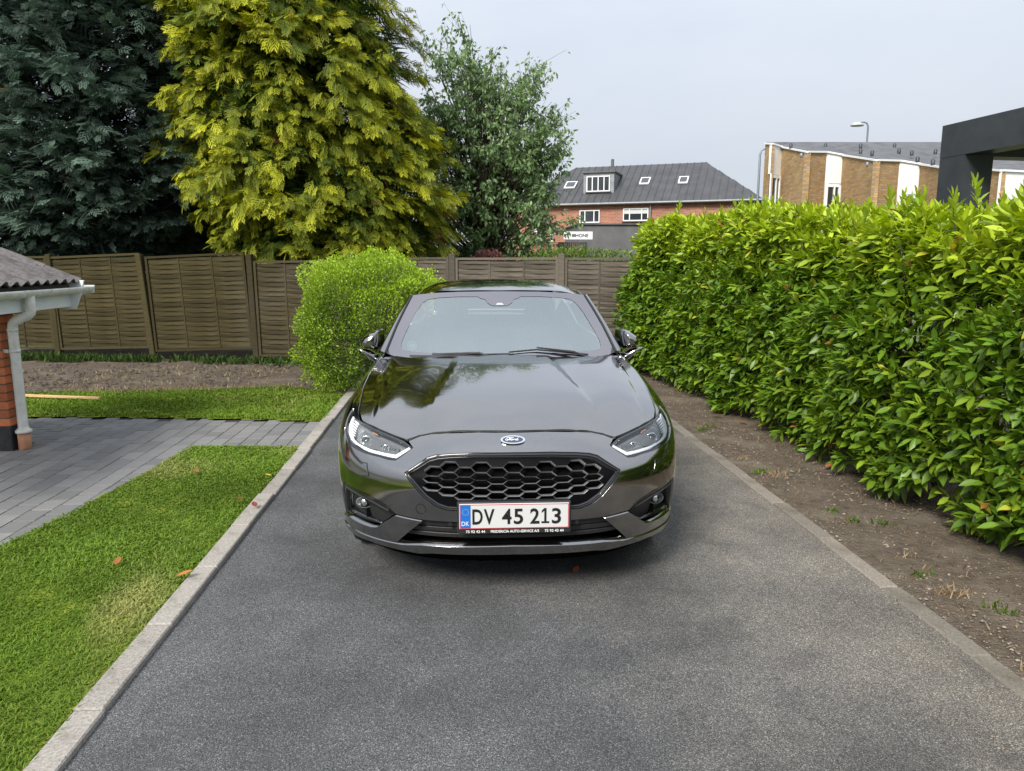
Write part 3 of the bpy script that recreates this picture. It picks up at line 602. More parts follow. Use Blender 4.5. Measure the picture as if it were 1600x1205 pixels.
conifer('golden_cypress', 'tall golden yellow cypress with drooping feathery sprays behind the fence', (-2.35, 15.0), 11.0, 2.42,
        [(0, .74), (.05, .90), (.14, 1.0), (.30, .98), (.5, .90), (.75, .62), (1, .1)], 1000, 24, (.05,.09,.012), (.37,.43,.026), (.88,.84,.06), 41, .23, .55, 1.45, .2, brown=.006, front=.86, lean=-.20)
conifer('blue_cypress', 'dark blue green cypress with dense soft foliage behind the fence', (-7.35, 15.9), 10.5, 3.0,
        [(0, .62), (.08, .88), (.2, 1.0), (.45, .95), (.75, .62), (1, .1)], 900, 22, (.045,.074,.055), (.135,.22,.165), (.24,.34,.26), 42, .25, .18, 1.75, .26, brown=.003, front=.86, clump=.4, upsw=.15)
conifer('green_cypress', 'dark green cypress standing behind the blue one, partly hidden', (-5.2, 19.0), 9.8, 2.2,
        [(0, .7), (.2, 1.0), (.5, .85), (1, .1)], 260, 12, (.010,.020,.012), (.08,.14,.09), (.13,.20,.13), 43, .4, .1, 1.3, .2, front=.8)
# ---- broad-leaved tree with drooping leaves
m_tree = mat_leaf('tree_leaf', rough=.45, trans=.30, spec=.4)
def broadleaf(name, label, base, H, crown_c, crown_r, nb, seed, c1, c2, leaf=.11, extra=()):
    r = np.random.default_rng(seed); e = empty(name, (base[0], base[1], 0)); tag(e, label, 'tree'); wood = MB(); P, D, Sz = [], [], []
    cc = np.array(crown_c); cr = np.array(crown_r)
    wood.tube([(0, 0, -.1), (.05, 0, 1.0), (.02, .05, 2.2), (0, 0, H*.55)], [.13, .11, .08, .045], 8)
    for i in range(nb):
        d = r.normal(size=3); d /= np.linalg.norm(d); q = r.random()**.33
        end = cc+d*cr*q*(1+.16*math.sin(5*d[0]+4*d[2]+seed)); end[2] = max(end[2], 1.1)
        if i < len(extra): end = np.array(extra[i])
        st_ = np.array([0, 0, min(H*.55, max(.8, end[2]*.5+.2))]); mid = st_*.45+end*.55+r.normal(0, .12, 3)+[0, 0, .12]
        if i % 2 == 0 or i < len(extra): wood.tube([st_, mid, end], [.028, .014, .004], 5, cap=False)
        for tw_ in range(4):
            te = end+r.normal(0, .17, 3); wood.tube([mid*.25+end*.75, te], [.005, .002], 3, cap=False)
            for k in range(9):
                f = .15+.9*r.random(); P.append((mid*.25+end*.75)*(1-f)+te*f+r.normal(0, .03, 3)); dd = te-end; dd = dd/(np.linalg.norm(dd)+1e-6)*.5+r.normal(0, .45, 3); dd[2] -= .75; D.append(dd); Sz.append(leaf*(.65+.6*r.random()))
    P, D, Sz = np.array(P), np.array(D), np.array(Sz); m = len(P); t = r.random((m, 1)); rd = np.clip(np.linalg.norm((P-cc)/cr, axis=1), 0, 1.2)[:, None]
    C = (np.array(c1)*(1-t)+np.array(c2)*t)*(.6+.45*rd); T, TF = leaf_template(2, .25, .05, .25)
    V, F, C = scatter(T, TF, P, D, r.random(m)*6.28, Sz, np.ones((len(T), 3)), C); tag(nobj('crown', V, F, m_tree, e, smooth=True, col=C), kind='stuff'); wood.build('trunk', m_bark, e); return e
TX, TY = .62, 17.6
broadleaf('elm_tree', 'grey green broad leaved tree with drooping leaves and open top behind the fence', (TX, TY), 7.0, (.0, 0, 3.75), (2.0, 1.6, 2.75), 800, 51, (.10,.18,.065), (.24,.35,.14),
          extra=[(-1.35, -.3, 6.55), (-.85, -.3, 6.65), (-1.1, -.3, 6.1), (-.55, -.2, 6.95), (-.3, -.2, 6.75), (1.55, 0, 5.2), (1.75, 0, 4.9), (1.95, 0, 3.9), (2.15, -.3, 2.55), (1.9, -.3, 2.3), (-.45, -.2, 6.4), (.3, -.2, 6.3), (1.3, 0, 5.6), (1.9, 0, 4.4), (1.7, 0, 3.4), (-.1, 0, 6.2)])
# ---- shrubs beyond the fence
bush('garden_shrub', 'low green shrub row just above the fence top, beside the grey shed', 'shrub', (2.35, 14.6), (1.25, .5, .94), 9000, .06, (.03,.055,.012), (.12,.19,.03), 61, power=4)
bush('red_shrub', 'small dull red leaved shrub above the fence under the drooping tree', 'shrub', (.62, 15.2), (.42, .4, .93), 4000, .06, (.07,.03,.025), (.20,.09,.08), 62)
bush('dark_shrub', 'dark green shrub filling the gap under the drooping tree', 'shrub', (.1, 16.4), (1.2, .6, .95), 7000, .07, (.012,.022,.010), (.045,.075,.03), 63)
bush('undergrowth_shrub', 'bright green undergrowth glowing between the cypress trunks', 'shrub', (-6.7, 21.5), (3.8, .8, 1.35), 9000, .09, (.035,.06,.012), (.13,.19,.03), 64, power=4)
# ---- weeds, straw and litter
m_weed = mat_leaf('weed', rough=.6, trans=.3, spec=.2)
def tufts(name, pts, hgt, per, spread, cols, seed, label, cat, width=.006):
    r = np.random.default_rng(seed); P, D, S, C = [], [], [], []
    for (x, y) in pts:
        for k in range(per):
            a = r.random()*6.28; P.append((x+r.normal(0, spread), y+r.normal(0, spread*.6), .0)); D.append((math.cos(a)*.5, math.sin(a)*.5, .4+.8*r.random())); S.append(hgt*(.4+.9*r.random())); C.append(lerp(cols[0], cols[1], r.random()))
    T = np.array([(0, -width/hgt*1.0, 0), (0, width/hgt, 0), (.55, width/hgt*.8, .04), (.55, -width/hgt*.8, .04), (1, 0, -.12)]); TF = np.array([(0, 1, 2), (0, 2, 3), (3, 2, 4)])
    V, F, C = scatter(T, TF, np.array(P), np.array(D), r.random(len(P))*6.28, np.array(S), np.ones((5, 3)), np.array(C)); return tag(nobj(name, V, F, m_weed, None, col=C), label, cat, kind='stuff')
r = np.random.default_rng(8)
tufts('fence_weeds', [(x, 12.3-.2*(x+3.37)-.22+r.normal(0, .10)) for x in np.concatenate([np.linspace(-8, -4.9, 70), np.linspace(-4.6, -2.2, 60), r.uniform(-8, -5, 60)])], .13, 14, .07, ((.025,.05,.012), (.07,.12,.025)), 1, 'dark weeds along the foot of the fence', 'weeds', .012)
tufts('straw_litter', [(r.uniform(-6.5, -1.8), r.uniform(9.4, 11.6)) for k in range(70)]+[(r.uniform(-5, -2), 9.55+r.normal(0, .08)) for k in range(110)], .05, 9, .10, ((.20,.15,.08), (.36,.29,.17)), 2, 'dry straw and dead grass on the bare soil', 'straw')
tufts('soil_weeds', [tuple(on_ground(px, py)[:2]) for px, py in [(1553, 948), (1565, 958), (1440, 900), (1300, 800), (1330, 815), (1188, 740), (1192, 736), (1100, 672), (1110, 668), (1250, 700), (1245, 705), (1380, 820)]], .04, 18, .03, ((.05,.10,.015), (.14,.22,.03)), 3, 'small green weeds in the soil strip', 'weeds', .006)
tufts('dry_tufts', [tuple(on_ground(px, py)[:2]) for px, py in [(1490, 927), (1480, 930), (1205, 745), (1215, 742), (1160, 718), (1425, 870)]], .045, 34, .045, ((.26,.18,.10), (.38,.29,.18)), 4, 'dry pale grass tufts in the soil strip', 'straw', .003)
# pebbles and chips in the soil strip
def pebbles(name, pts, size, cols, seed, label):
    r = np.random.default_rng(seed); T = np.array([(-1, -.7, 0), (1, -.6, 0), (.8, .8, 0), (-.9, .7, 0), (-.4, -.3, .6), (.5, -.2, .7), (.3, .4, .55), (-.5, .4, .5)])*.5; TF = np.array([(4, 5, 6, 7), (0, 1, 5, 4), (1, 2, 6, 5), (2, 3, 7, 6), (3, 0, 4, 7)])
    m = len(pts); a = r.random(m)*6.28; D = np.stack([np.cos(a), np.sin(a), 0*a], 1); P = np.concatenate([pts, np.full((m, 1), .001)], 1); C = np.array(cols[0])+(np.array(cols[1])-np.array(cols[0]))*r.random((m, 1))
    V, F, C = scatter(T, TF, P, D, np.zeros(m), size*(.4+1.2*r.random(m)**3), np.ones((8, 3)), C); return tag(nobj(name, V, F, m_peb, None, col=C), label, 'gravel', kind='stuff')
m_peb, n, l, b = new_mat('pebble'); at = n.new('ShaderNodeAttribute'); at.attribute_name = 'Col'; l.new(at.outputs['Color'], b.inputs['Base Color']); setp(b, rough=.85)
pts = np.stack([2.17+r.random(5000)**1.1*1.3, 2.2+r.random(5000)**1.4*9], 1); pebbles('gravel_chips', pts, .013, ((.09,.07,.05), (.30,.25,.20)), 5, 'small stone chips scattered in the soil strip')
pts = np.stack([np.clip(2.14+np.abs(r.normal(0, .22, 4200))*np.where(r.random(4200) < .5, -1, 1), 1.0, 3), 2.1+r.random(4200)**2.2*5], 1); pebbles('kerb_grit', pts, .007, ((.12,.10,.075), (.26,.22,.175)), 6, 'fine pale grit along the worn edging')
pts = np.stack([r.uniform(-6.5, -1.7, 2200), r.uniform(9.3, 12.2, 2200)], 1); pebbles('soil_clods', pts, .045, ((.040,.030,.022), (.10,.078,.057)), 7, 'loose clods of dug soil before the fence')
# fallen leaves
m_dead = mat_leaf('dead_leaf', rough=.6, trans=.15, spec=.3)
DT, DF = leaf_template(4, .26, .10, -.28)
def fallen(px, py, size, col, label, group, k, z=.03):
    g = on_ground(px, py, z); me = np_mesh('fallen_leaf', DT*size-np.array([size*.5, 0, 0]), DF, m_dead, smooth=True, col=np.clip(np.array(col)*np.ones((len(DT), 3)), 0, 1))
    o = mobj('fallen_leaf', me, None, (g[0], g[1], z+.004), (.15*(hsh(k, 'a')-.5), .15*(hsh(k, 'b')-.5), hsh(k, 'c')*6.28)); tag(o, label, 'leaf', group)
br1, br2, yl = (.30,.115,.035), (.42,.17,.05), (.55,.46,.06)
for k, (px, py, lb) in enumerate([(306, 738, 'curled brown leaf on the lawn corner next to the paving'), (374, 782, 'curled brown leaf on the lawn beside the small dark red leaf'), (184, 880, 'curled brown leaf alone in the middle of the lawn')]): fallen(px, py, .07, br1, lb, 'brown leaves on the lawn', k, .045)
fallen(288, 900, .08, br2, 'broad orange brown leaf on the lawn next to the pale edging', None, 5, .045)
fallen(398, 791, .07, (.20,.05,.03), 'small dark red leaf on the lawn edge', None, 6, .045)
fallen(419, 744, .05, yl, 'small yellow leaf on the lawn', None, 7, .045)
fallen(900, 893, .06, (.33,.10,.035), 'small rust coloured leaf on the asphalt in front of the car', None, 8, .004)
for k, (px, py) in enumerate([(1478, 822), (1350, 745), (1425, 770), (1120, 652), (1130, 642), (1160, 662), (1205, 645), (1270, 712), (1295, 730), (1060, 620)]): fallen(px, py, .075+.03*hsh(k, 's'), lerp(br1, br2, hsh(k, 'q')), 'brown leaf lying on the bare soil under the hedge', 'brown leaves under the hedge', k+20, .012)

# ---- the far side of the street, behind the camera: unseen shrubs added to darken the car's reflections
bush('unseen_street_shrub', 'added broad dark shrub out of view across the street, mirrored in the car front', 'shrub', (-6.0, -9.5), (3.0, 1.2, 1.5), 5000, .16, (.02,.04,.012), (.08,.13,.03), 71)
bush('unseen_street_shrub', 'added tall green shrub out of view across the street, mirrored in the car side', 'shrub', (6.5, -8.5), (3.2, 1.2, 1.7), 5000, .16, (.02,.04,.012), (.09,.14,.03), 72)

tufts('leaf_litter', [(2.25+r.random()*1.2, 2.3+r.random()**1.3*8.5) for k in range(420)], .035, 6, .06, ((.12,.08,.05), (.33,.24,.14)), 9, 'fine dry twigs and litter on the soil under the hedge', 'litter', .003)
# ================================================================ buildings behind
def brick_mat(name, c1, c2, mort, scale=1.0, bw=.24, rh=.077):
    m, n, l, b = new_mat(name); setp(b, rough=.9, spec=.15); tc = n.new('ShaderNodeTexCoord'); sx = n.new('ShaderNodeSeparateXYZ'); cb = n.new('ShaderNodeCombineXYZ')
    l.new(tc.outputs['Object'], sx.inputs['Vector']); l.new(sx.outputs['X'], cb.inputs['X']); l.new(sx.outputs['Z'], cb.inputs['Y'])
    bk = n.new('ShaderNodeTexBrick'); bk.inputs['Color1'].default_value = (*c1, 1); bk.inputs['Color2'].default_value = (*c2, 1); bk.inputs['Mortar'].default_value = (*mort, 1); bk.inputs['Scale'].default_value = 1.0
    bk.inputs['Brick Width'].default_value = bw; bk.inputs['Row Height'].default_value = rh; bk.inputs['Mortar Size'].default_value = .011; l.new(cb.outputs['Vector'], bk.inputs['Vector'])
    ns = n.new('ShaderNodeTexNoise'); ns.inputs['Scale'].default_value = 1.5; ns.inputs['Detail'].default_value = 6; l.new(tc.outputs['Object'], ns.inputs['Vector']); mr = n.new('ShaderNodeMapRange'); mr.inputs['To Min'].default_value = .7; mr.inputs['To Max'].default_value = 1.3; l.new(ns.outputs['Fac'], mr.inputs['Value'])
    hs = n.new('ShaderNodeHueSaturation'); l.new(bk.outputs['Color'], hs.inputs['Color']); l.new(mr.outputs['Result'], hs.inputs['Value']); l.new(hs.outputs['Color'], b.inputs['Base Color'])
    return m
m_rbrick = brick_mat('far_red_brick', (.30,.105,.065), (.42,.165,.10), (.34,.26,.21)); m_ybrick = brick_mat('far_yellow_brick', (.33,.20,.085), (.46,.30,.14), (.26,.21,.15))
m_metal_roof = mat_noise('grey_metal_roof', (.048,.048,.051), (.068,.068,.072), 1.5, rough=.6); m_felt = mat_noise('roof_felt', (.085,.088,.095), (.13,.133,.14), 2.0, rough=.9)
m_wframe = mat_plain('white_paint', (.78,.80,.80), .45); m_glass = mat_plain('window_glass', (.03,.035,.04), .06, spec=.8); m_blind = mat_plain('pale_blind', (.55,.57,.56), .8)
m_zinc = mat_noise('zinc', (.20,.215,.225), (.27,.285,.29), 3, rough=.5, metal=.3); m_dark = mat_noise('anthracite_cladding', (.028,.033,.040), (.042,.048,.056), 3, rough=.45); m_greyw = mat_noise('grey_render', (.105,.102,.105), (.14,.137,.14), 2, rough=.85)
m_black = mat_plain('black_print', (.012,.012,.014), .5)
def wall_quad(name, p0, p1, z0, z1, mat, parent, thick=.12, z1b=None):
    """upright wall slab from p0 to p1 (xy), local x along the wall; z1b = height at p1"""
    a = math.atan2(p1[1]-p0[1], p1[0]-p0[0]); L = math.hypot(p1[0]-p0[0], p1[1]-p0[1]); z1b = z1 if z1b is None else z1b
    V = [(0, 0, z0), (L, 0, z0), (L, 0, z1b), (0, 0, z1), (0, thick, z0), (L, thick, z0), (L, thick, z1b), (0, thick, z1)]
    F = [(0, 1, 2, 3), (5, 4, 7, 6), (0, 3, 7, 4), (1, 5, 6, 2), (3, 2, 6, 7), (0, 4, 5, 1)]
    o = nobj(name, V, F, mat, parent); pl = Vector(parent.location) if parent else Vector((0, 0, 0)); o.location = (p0[0]-pl.x, p0[1]-pl.y, 0); o.rotation_euler = (0, 0, a-(parent.rotation_euler.z if parent else 0)); return o
def window(parent, x0, x1, z0, z1, y, panes, blind=0.0, fw=.05):
    """framed window in the parent's local xz plane, glass set back from y"""
    f = MB(); f.box((x0, y-.04, z0), (x1, y+.03, z0+fw)); f.box((x0, y-.04, z1-fw), (x1, y+.03, z1)); f.box((x0, y-.039, z0+fw), (x0+fw, y+.03, z1-fw)); f.box((x1-fw, y-.039, z0+fw), (x1, y+.03, z1-fw))
    xs = [x0+fw]+[x0+(x1-x0)*p for p in panes]+[x1-fw]
    for p in xs[1:-1]: f.box((p-.025, y-.038, z0+fw), (p+.025, y+.028, z1-fw))
    w = f.build('window', m_wframe, parent)
    for i in range(len(xs)-1): MB().box((xs[i]+.002, y+.005, z0+fw), (xs[i+1]-.002, y+.012, z1-fw)).build('pane', m_glass, w)
    if blind: MB().box((x0+fw, y-.004, z1-fw-(z1-z0)*blind), (x1-fw, y+.003, z1-fw)).build('blind', m_blind, w)
    MB().box((x0-.06, y-.10, z0-.05), (x1+.06, y-.002, z0-.002)).build('sill', m_greyw, w); return w
# --- red brick building: own axes, x along the facade
RB0 = np.array([2.9, 41.6]); RB1 = np.array([15.9, 36.0]); RA = math.atan2(*(RB1-RB0)[::-1]); RL = float(np.hypot(*(RB1-RB0))); rd, rn = (RB1-RB0)/RL, None
rn = np.array([-rd[1], rd[0]])      # away from the camera
def rb_local(px, py, back=0.0):     # pixel -> (x, z) on the facade plane moved back
    d = px_ray(px, py); o = RB0+rn*back; t = (o@rn)/(d[:2]@rn); P = d*t; return float((P[:2]-o)@rd), float(P[2]+CAM_H)
red = empty('red_brick_house', (RB0[0], RB0[1], 0), RA); tag(red, 'red brick house with dark standing seam hip roof, dormer and roof windows', 'house')
ze = 4.62; wdt = 8.0; rz = rb_local(1000, 258, wdt/2)[1]; xl = rb_local(900, 264, wdt/2)[0]; xr = rb_local(1103, 252, wdt/2)[0]; x1_ = rb_local(1185, 316)[0]
MB().box((0, 0, 0), (x1_, wdt, ze-.02)).build('wall', m_rbrick, red)
ov = .25
V = [(-ov, -ov, ze), (x1_+ov, -ov, ze), (x1_+ov, wdt+ov, ze), (-ov, wdt+ov, ze), (xl, wdt/2, rz), (xr, wdt/2, rz)]
roof_r = nobj('roof', V, [(0, 1, 5, 4), (1, 2, 5), (2, 3, 4, 5), (3, 0, 4), (0, 3, 2, 1)], m_metal_roof, red)
seam = MB()
def roofz(y): return ze+(rz-ze)*(y+ov)/(wdt/2+ov)
for k in range(34):
    x = -ov+.15+k*(x1_+2*ov)/34; top = 1.0
    if x < xl: top = (x+ov)/(xl+ov)
    if x > xr: top = (x1_+ov-x)/(x1_+ov-xr)
    yt = -ov+(wdt/2+ov)*max(.02, top)
    sm_ = MB().tube([(x, -ov, ze+.015), (x, yt, roofz(yt)+.015)], .022, 4); sm_.build('roof_seam', m_metal_roof, roof_r)
for j in range(1, 8):      # seams of the right hip
    y = -ov+(wdt/2+ov)*2*j/8; t_ = 1-abs(j-4)/4; xx = (x1_+ov)+(xr-x1_-ov)*t_; MB().tube([(x1_+ov, y, ze+.015), (xx, y, ze+(rz-ze)*t_+.015)], .022, 4).build('roof_seam', m_metal_roof, roof_r)
MB().tube([(-ov-.02, -ov-.06, ze-.03), (x1_+ov+.02, -ov-.06, ze-.03)], .06, 8).build('gutter', m_zinc, red)
for (pa, pb, pn, bl) in [((906, 329), (937, 348), (.27, .72), 0), ((974, 326), (1013, 345), (.26, .74), .35)]:
    xa, za = rb_local(*pa); xb, zb = rb_local(*pb); window(red, xa, xb, zb, za, -.03, pn, bl)
# dormer
ydm = .85; xa, za = rb_local(912, 271, ydm); xb, zb = rb_local(959, 302, ydm); dm = MB().box((xa, ydm, zb), (xb, ydm+2.6, za)).build('dormer', m_zinc, red)
MB().box((xa-.08, ydm-.12, za), (xb+.08, ydm+2.7, za+.07)).build('dormer_roof', m_greyw, dm)
xa2, za2 = rb_local(917, 276, ydm); xb2, zb2 = rb_local(953, 299, ydm); window(red, xa2, xb2, zb2, za2, ydm-.03, (.25, .5, .75))
slope = math.atan2(rz-ze, wdt/2+ov)
for (px, py, w_) in [(892, 290, .62), (1008, 283, .52), (1068, 282, .50)]:
    yb_ = 1.45 if px < 1050 else 1.55
    x_, z_ = rb_local(px, py, yb_); yb_ = -ov+(z_-ze)/(rz-ze)*(wdt/2+ov); x_, z_ = rb_local(px, py, yb_)
    rw = empty('roof_window', (x_, yb_, roofz(yb_)+.03), 0, red); rw.rotation_euler = (slope, 0, 0)
    f = MB(); f.box((-w_/2, -.40, 0), (w_/2, -.33, .07)); f.box((-w_/2, .33, 0), (w_/2, .40, .07)); f.box((-w_/2, -.33, 0), (-w_/2+.06, .33, .068)); f.box((w_/2-.06, -.33, 0), (w_/2, .33, .068)); f.build('frame', m_wframe, rw)
    MB().box((-w_/2+.06, -.33, .03), (w_/2-.06, .33, .05)).build('pane', m_glass, rw)
xv, zv = rb_local(957, 259, wdt/2); MB().lathe([(.0, .3), (.09, .28), (.09, -.3)], 10, Matrix.Translation((xv, wdt/2, rz+.1))).build('vent_pipe', m_metal_roof, red)
MB().tube([(rb_local(1017, 318)[0], -.10, ze-.1), (rb_local(1017, 318)[0], -.10, 0)], .05, 8).build('downpipe', m_zinc, red)
# --- grey flat-roofed shed before it, with the sign
gy = 31.0; P0 = at_y(905, 351, gy); P1 = at_y(1010, 351, gy)
shed = empty('grey_shed', (P0[0], gy, 0)); tag(shed, 'flat grey shed in front of the red brick house, above the fence', 'shed')
MB().box((0, 0, 0), (P1[0]-P0[0]+3, 4.0, P0[2])).build('wall', m_greyw, shed); MB().box((-.08, -.08, P0[2]), (P1[0]-P0[0]+3.1, 4.1, P0[2]+.05)).build('roof', m_felt, shed)
sy = 28.0; S0 = at_y(881, 374, sy); S1 = at_y(926, 362, sy)
sign = empty('shop_sign', (S0[0], sy, 0)); tag(sign, 'white shop sign board reading IPHONE on the lean-to roof', 'sign')
MB().box((0, 0, S0[2]), (S1[0]-S0[0], .06, S1[2])).build('board', m_wframe, sign)
def text_mesh(txt, size, mat, name, extrude=.0, shear=0.0, bold=0.0, align='LEFT', spacing=1.0):
    c = bpy.data.curves.new(name, 'FONT'); c.body = txt; c.size = size; c.extrude = extrude; c.shear = shear; c.offset = bold; c.align_x = align; c.space_character = spacing; c.resolution_u = 4
    o = bpy.data.objects.new(name, c); COL.objects.link(o); dg = bpy.context.evaluated_depsgraph_get(); dg.update(); me = bpy.data.meshes.new_from_object(o.evaluated_get(dg)); bpy.data.objects.remove(o); bpy.data.curves.remove(c)
    me.name = name; me.materials.clear(); me.materials.append(mat); return me
hh = S1[2]-S0[2]
t = mobj('lettering', text_mesh('IPHONE', hh*.62, m_black, 'lettering', bold=.004), sign, ((S1[0]-S0[0])*.27, -.006, S0[2]+hh*.28), (R(90), 0, 0))
lg = MB(); cx0 = (S1[0]-S0[0])*.14
for (a, b2, c_, d_) in [(-.11, .58, .11, .70), (-.11, .40, -.06, .58), (.06, .40, .11, .58), (-.03, .26, .03, .48)]: lg.box((cx0+a, -.008, S0[2]+hh*b2), (cx0+c_, -.002, S0[2]+hh*d_))
lg.build('symbol', m_black, sign)
# lean-to roof with white posts
L0 = at_y(826, 342, 27.5); L1 = at_y(880, 366, 26.5)
lean = empty('lean_to', (L0[0], 27.5, 0)); tag(lean, 'pale lean-to roof on white posts beside the shop sign', 'shelter')
MB().prism([(0, 0, L0[2]), (0, -1.2, L0[2]), (L1[0]-L0[0], -1.2, L1[2]), (L1[0]-L0[0], 0, L1[2])], (0, 0, .1)).build('roof', m_zinc, lean)
for dx in (L1[0]-L0[0]-.42, .15): MB().box((dx-.05, -1.1, 0), (dx+.05, -1.0, L1[2] if dx > .5 else L0[2]-.05)).build('post', m_wframe, lean)
MB().box((-.2, .4, 0), (L1[0]-L0[0]+1.0, .5, L1[2]-.25)).build('back_wall', m_rbrick, lean)
# dark slatted fence piece and timber box under the sign
Q0 = at_y(872, 389, 27.0); Q1 = at_y(918, 374, 27.0)
slf = empty('slatted_screen', (Q0[0], 27.0, 0)); tag(slf, 'dark upright slatted screen under the shop sign', 'screen')
for k in range(14): MB().box((k*(Q1[0]-Q0[0])/14, 0, 0), ((k+.8)*(Q1[0]-Q0[0])/14, .04, Q1[2]-.10)).build('slat', m_dark, slf)
MB().box((0, .04, .8), (Q1[0]-Q0[0], .08, .9)).build('rail', m_dark, slf)
# --- yellow brick building with saw-tooth front
PTS = [(1196, 223, 28.6), (1206, 223.5, 28.0), (1222, 228.5, 28.5), (1262, 236, 26.2), (1292, 236.5, 26.9), (1317, 241, 27.0), (1370, 249, 24.2), (1406, 250, 24.8), (1438, 255, 24.8), (1476, 260.5, 22.6), (1512, 261.5, 23.2), (1528, 262, 23.0), (1566, 265, 21.6), (1606, 267, 21.9), (1660, 273, 21.4)]
W = [at_y(*p) for p in PTS]; yb0 = W[0]
yel = empty('yellow_brick_house', (yb0[0], yb0[1], 0)); tag(yel, 'yellow brick house with stepped saw-tooth front and low sloping grey roof', 'house')
kinds = ['b', 'w', 'b', 'b', 'w', 'b', 'b', 'w', 'b', 'b', 'w', 'b', 'w', 'b']
for i, kd in enumerate(kinds):
    p, q = W[i], W[i+1]; zt0, zt1 = p[2]-.06, q[2]-.06
    if kd == 'b': wall_quad('wall', p[:2], q[:2], 0, zt0, m_ybrick, yel, .12, zt1)
    else:
        drop = 1.05
        wall_quad('panel', p[:2], q[:2], zt0-drop, zt0, m_wframe, yel, .08, zt1); 
        g_ = wall_quad('glazing', p[:2], q[:2], 0, zt0-drop-.05, m_glass, yel, .03, zt1-drop-.05); L = math.hypot(*(q-p)[:2])
        f = MB(); f.box((0, -.05, 0), (.12, 0, zt0-drop)); f.box((L-.10, -.05, 0), (L, 0, zt1-drop)); f.box((.12, -.045, zt0-drop-.14), (L-.1, 0, zt0-drop-.04)); f.box((.12, -.045, 2.95), (L-.1, 0, 3.06)); f.box((L*.55, -.044, 0), (L*.55+.06, 0, zt0-drop-.14)); f.build('window_frame', m_wframe, g_)
    e_ = MB(); dv = (q-p)[:2]; dn = np.array([dv[1], -dv[0]])/np.hypot(*dv); o_ = np.array([yb0[0], yb0[1]])
    a_, b_2 = p[:2]-o_+dn*.06, q[:2]-o_+dn*.06; c_2, d_2 = q[:2]-o_-dn*.1, p[:2]-o_-dn*.1
    V = [(*a_, zt0+.002), (*b_2, zt1+.002), (*c_2, zt1+.002), (*d_2, zt0+.002), (*a_, zt0+.06), (*b_2, zt1+.06), (*c_2, zt1+.06), (*d_2, zt0+.06)]
    nobj('fascia', V, [(0, 1, 5, 4), (1, 2, 6, 5), (2, 3, 7, 6), (3, 0, 4, 7), (4, 5, 6, 7), (3, 2, 1, 0)], m_wframe, yel)
RG0 = at_y(1196, 223, 29.0); RG1 = at_y(1700, 226, 29.0); o_ = yb0
V = [tuple(w-np.array([o_[0], o_[1], -.012])) for w in W]+[tuple(at_y(1197+(1700-1197)*k/14, 222.0, 29.3)-np.array([o_[0], o_[1], 0])) for k in range(15)]
rf = nobj('roof', V, [(i, i+1, 15+i+1, 15+i) for i in range(14)], m_felt, yel)
for (px, py) in [(1236, 225), (1290, 225), (1345, 225), (1398, 225), (1345, 233), (1363, 236), (1405, 233), (1425, 236), (1434, 246), (1458, 250), (1462, 234)]:
    yy = 28.0-(py-223)*.22; g_ = at_y(px, py, yy); MB().lathe([(0, .025), (.035, .02), (.06, -.01), (.06, -.15)], 8, Matrix.Translation(tuple(g_-np.array([o_[0], o_[1], 0])))).build('roof_vent', m_dark, rf)
for (px, py, i) in [(1252, 243, 2), (1355, 257, 5)]:
    g_ = at_y(px, py, W[i+1][1]-.10); MB().lathe([(0, .08), (.045, .07), (.045, -.08), (0, -.09)], 8, Matrix.Translation(tuple(g_-np.array([o_[0], o_[1], 0])))).build('wall_lamp', m_zinc, yel)
# --- anthracite carport behind the hedge: beam receding to the right, square post
cy0 = 9.6; A = at_y(1473, 197, cy0); Bm = at_y(1468, 248, cy0); PR = at_y(1530, 248, cy0)
cp = empty('dark_carport', (A[0], cy0, 0)); tag(cp, 'anthracite clad carport with square post behind the laurel hedge', 'carport')
hb = A[2]-Bm[2]; ang = R(-83); ca, sa = math.cos(ang), math.sin(ang)
def cpl(u, v): return (u*ca-v*sa, u*sa+v*ca)
def cbox(name, u0, u1, v0, v1, z0, z1, mat):
    Mx = Matrix.Rotation(ang, 4, 'Z'); return MB().box((u0, v0, z0), (u1, v1, z1), Mx).build(name, mat, cp)
cbox('beam', 0, 3.2, 0, .30, Bm[2], A[2], m_dark); cbox('post', 0, .42, .003, .42, -.0, Bm[2]-.004, m_dark); cbox('side_beam', .003, .30, .30, 5.0, Bm[2]+.002, A[2]-.002, m_dark); cbox('soffit', .30, 3.2, .30, 5.0, Bm[2]+.16, Bm[2]+.20, mat_noise('timber_soffit', (.10,.085,.06), (.16,.14,.10), 3, rough=.7)); cbox('roof', .30, 3.2, .30, 5.0, A[2]-.1, A[2]-.02, m_felt)
# --- street lamps
m_pole = mat_plain('galvanised_pole', (.22,.25,.28), .5, .5); m_lamp = mat_plain('lamp_head', (.45,.47,.48), .4)
def lamp(name, label, px, ytop, Y, arm, hr):
    g_ = at_y(px, ytop, Y); e = empty(name, (g_[0], Y, 0)); tag(e, label, 'street lamp')
    z = g_[2]; MB().tube([(0, 0, 0), (0, 0, z*.5), (0, 0, z-.25), (arm*.12, 0, z-.06), (arm*.4, 0, z), (arm, 0, z-.05)], [.075, .065, .05, .045, .04, .035], 8).build('pole', m_pole, e)
    MB().lathe([(0, .16), (hr*.45, .14), (hr, .0), (hr*.95, -.06), (0, -.08)], 14, Matrix.Translation((arm, 0, z-.16)) @ Matrix.Diagonal((1.25, 1, 1, 1))).build('lamp_head', m_lamp, e)
lamp('street_lamp', 'curved grey street lamp rising above the yellow brick house roof', 1357, 191, 42, -.65, .30)
lamp('street_lamp', 'slim grey street lamp between the red brick and the yellow brick house', 1188, 233, 33, .45, .20)
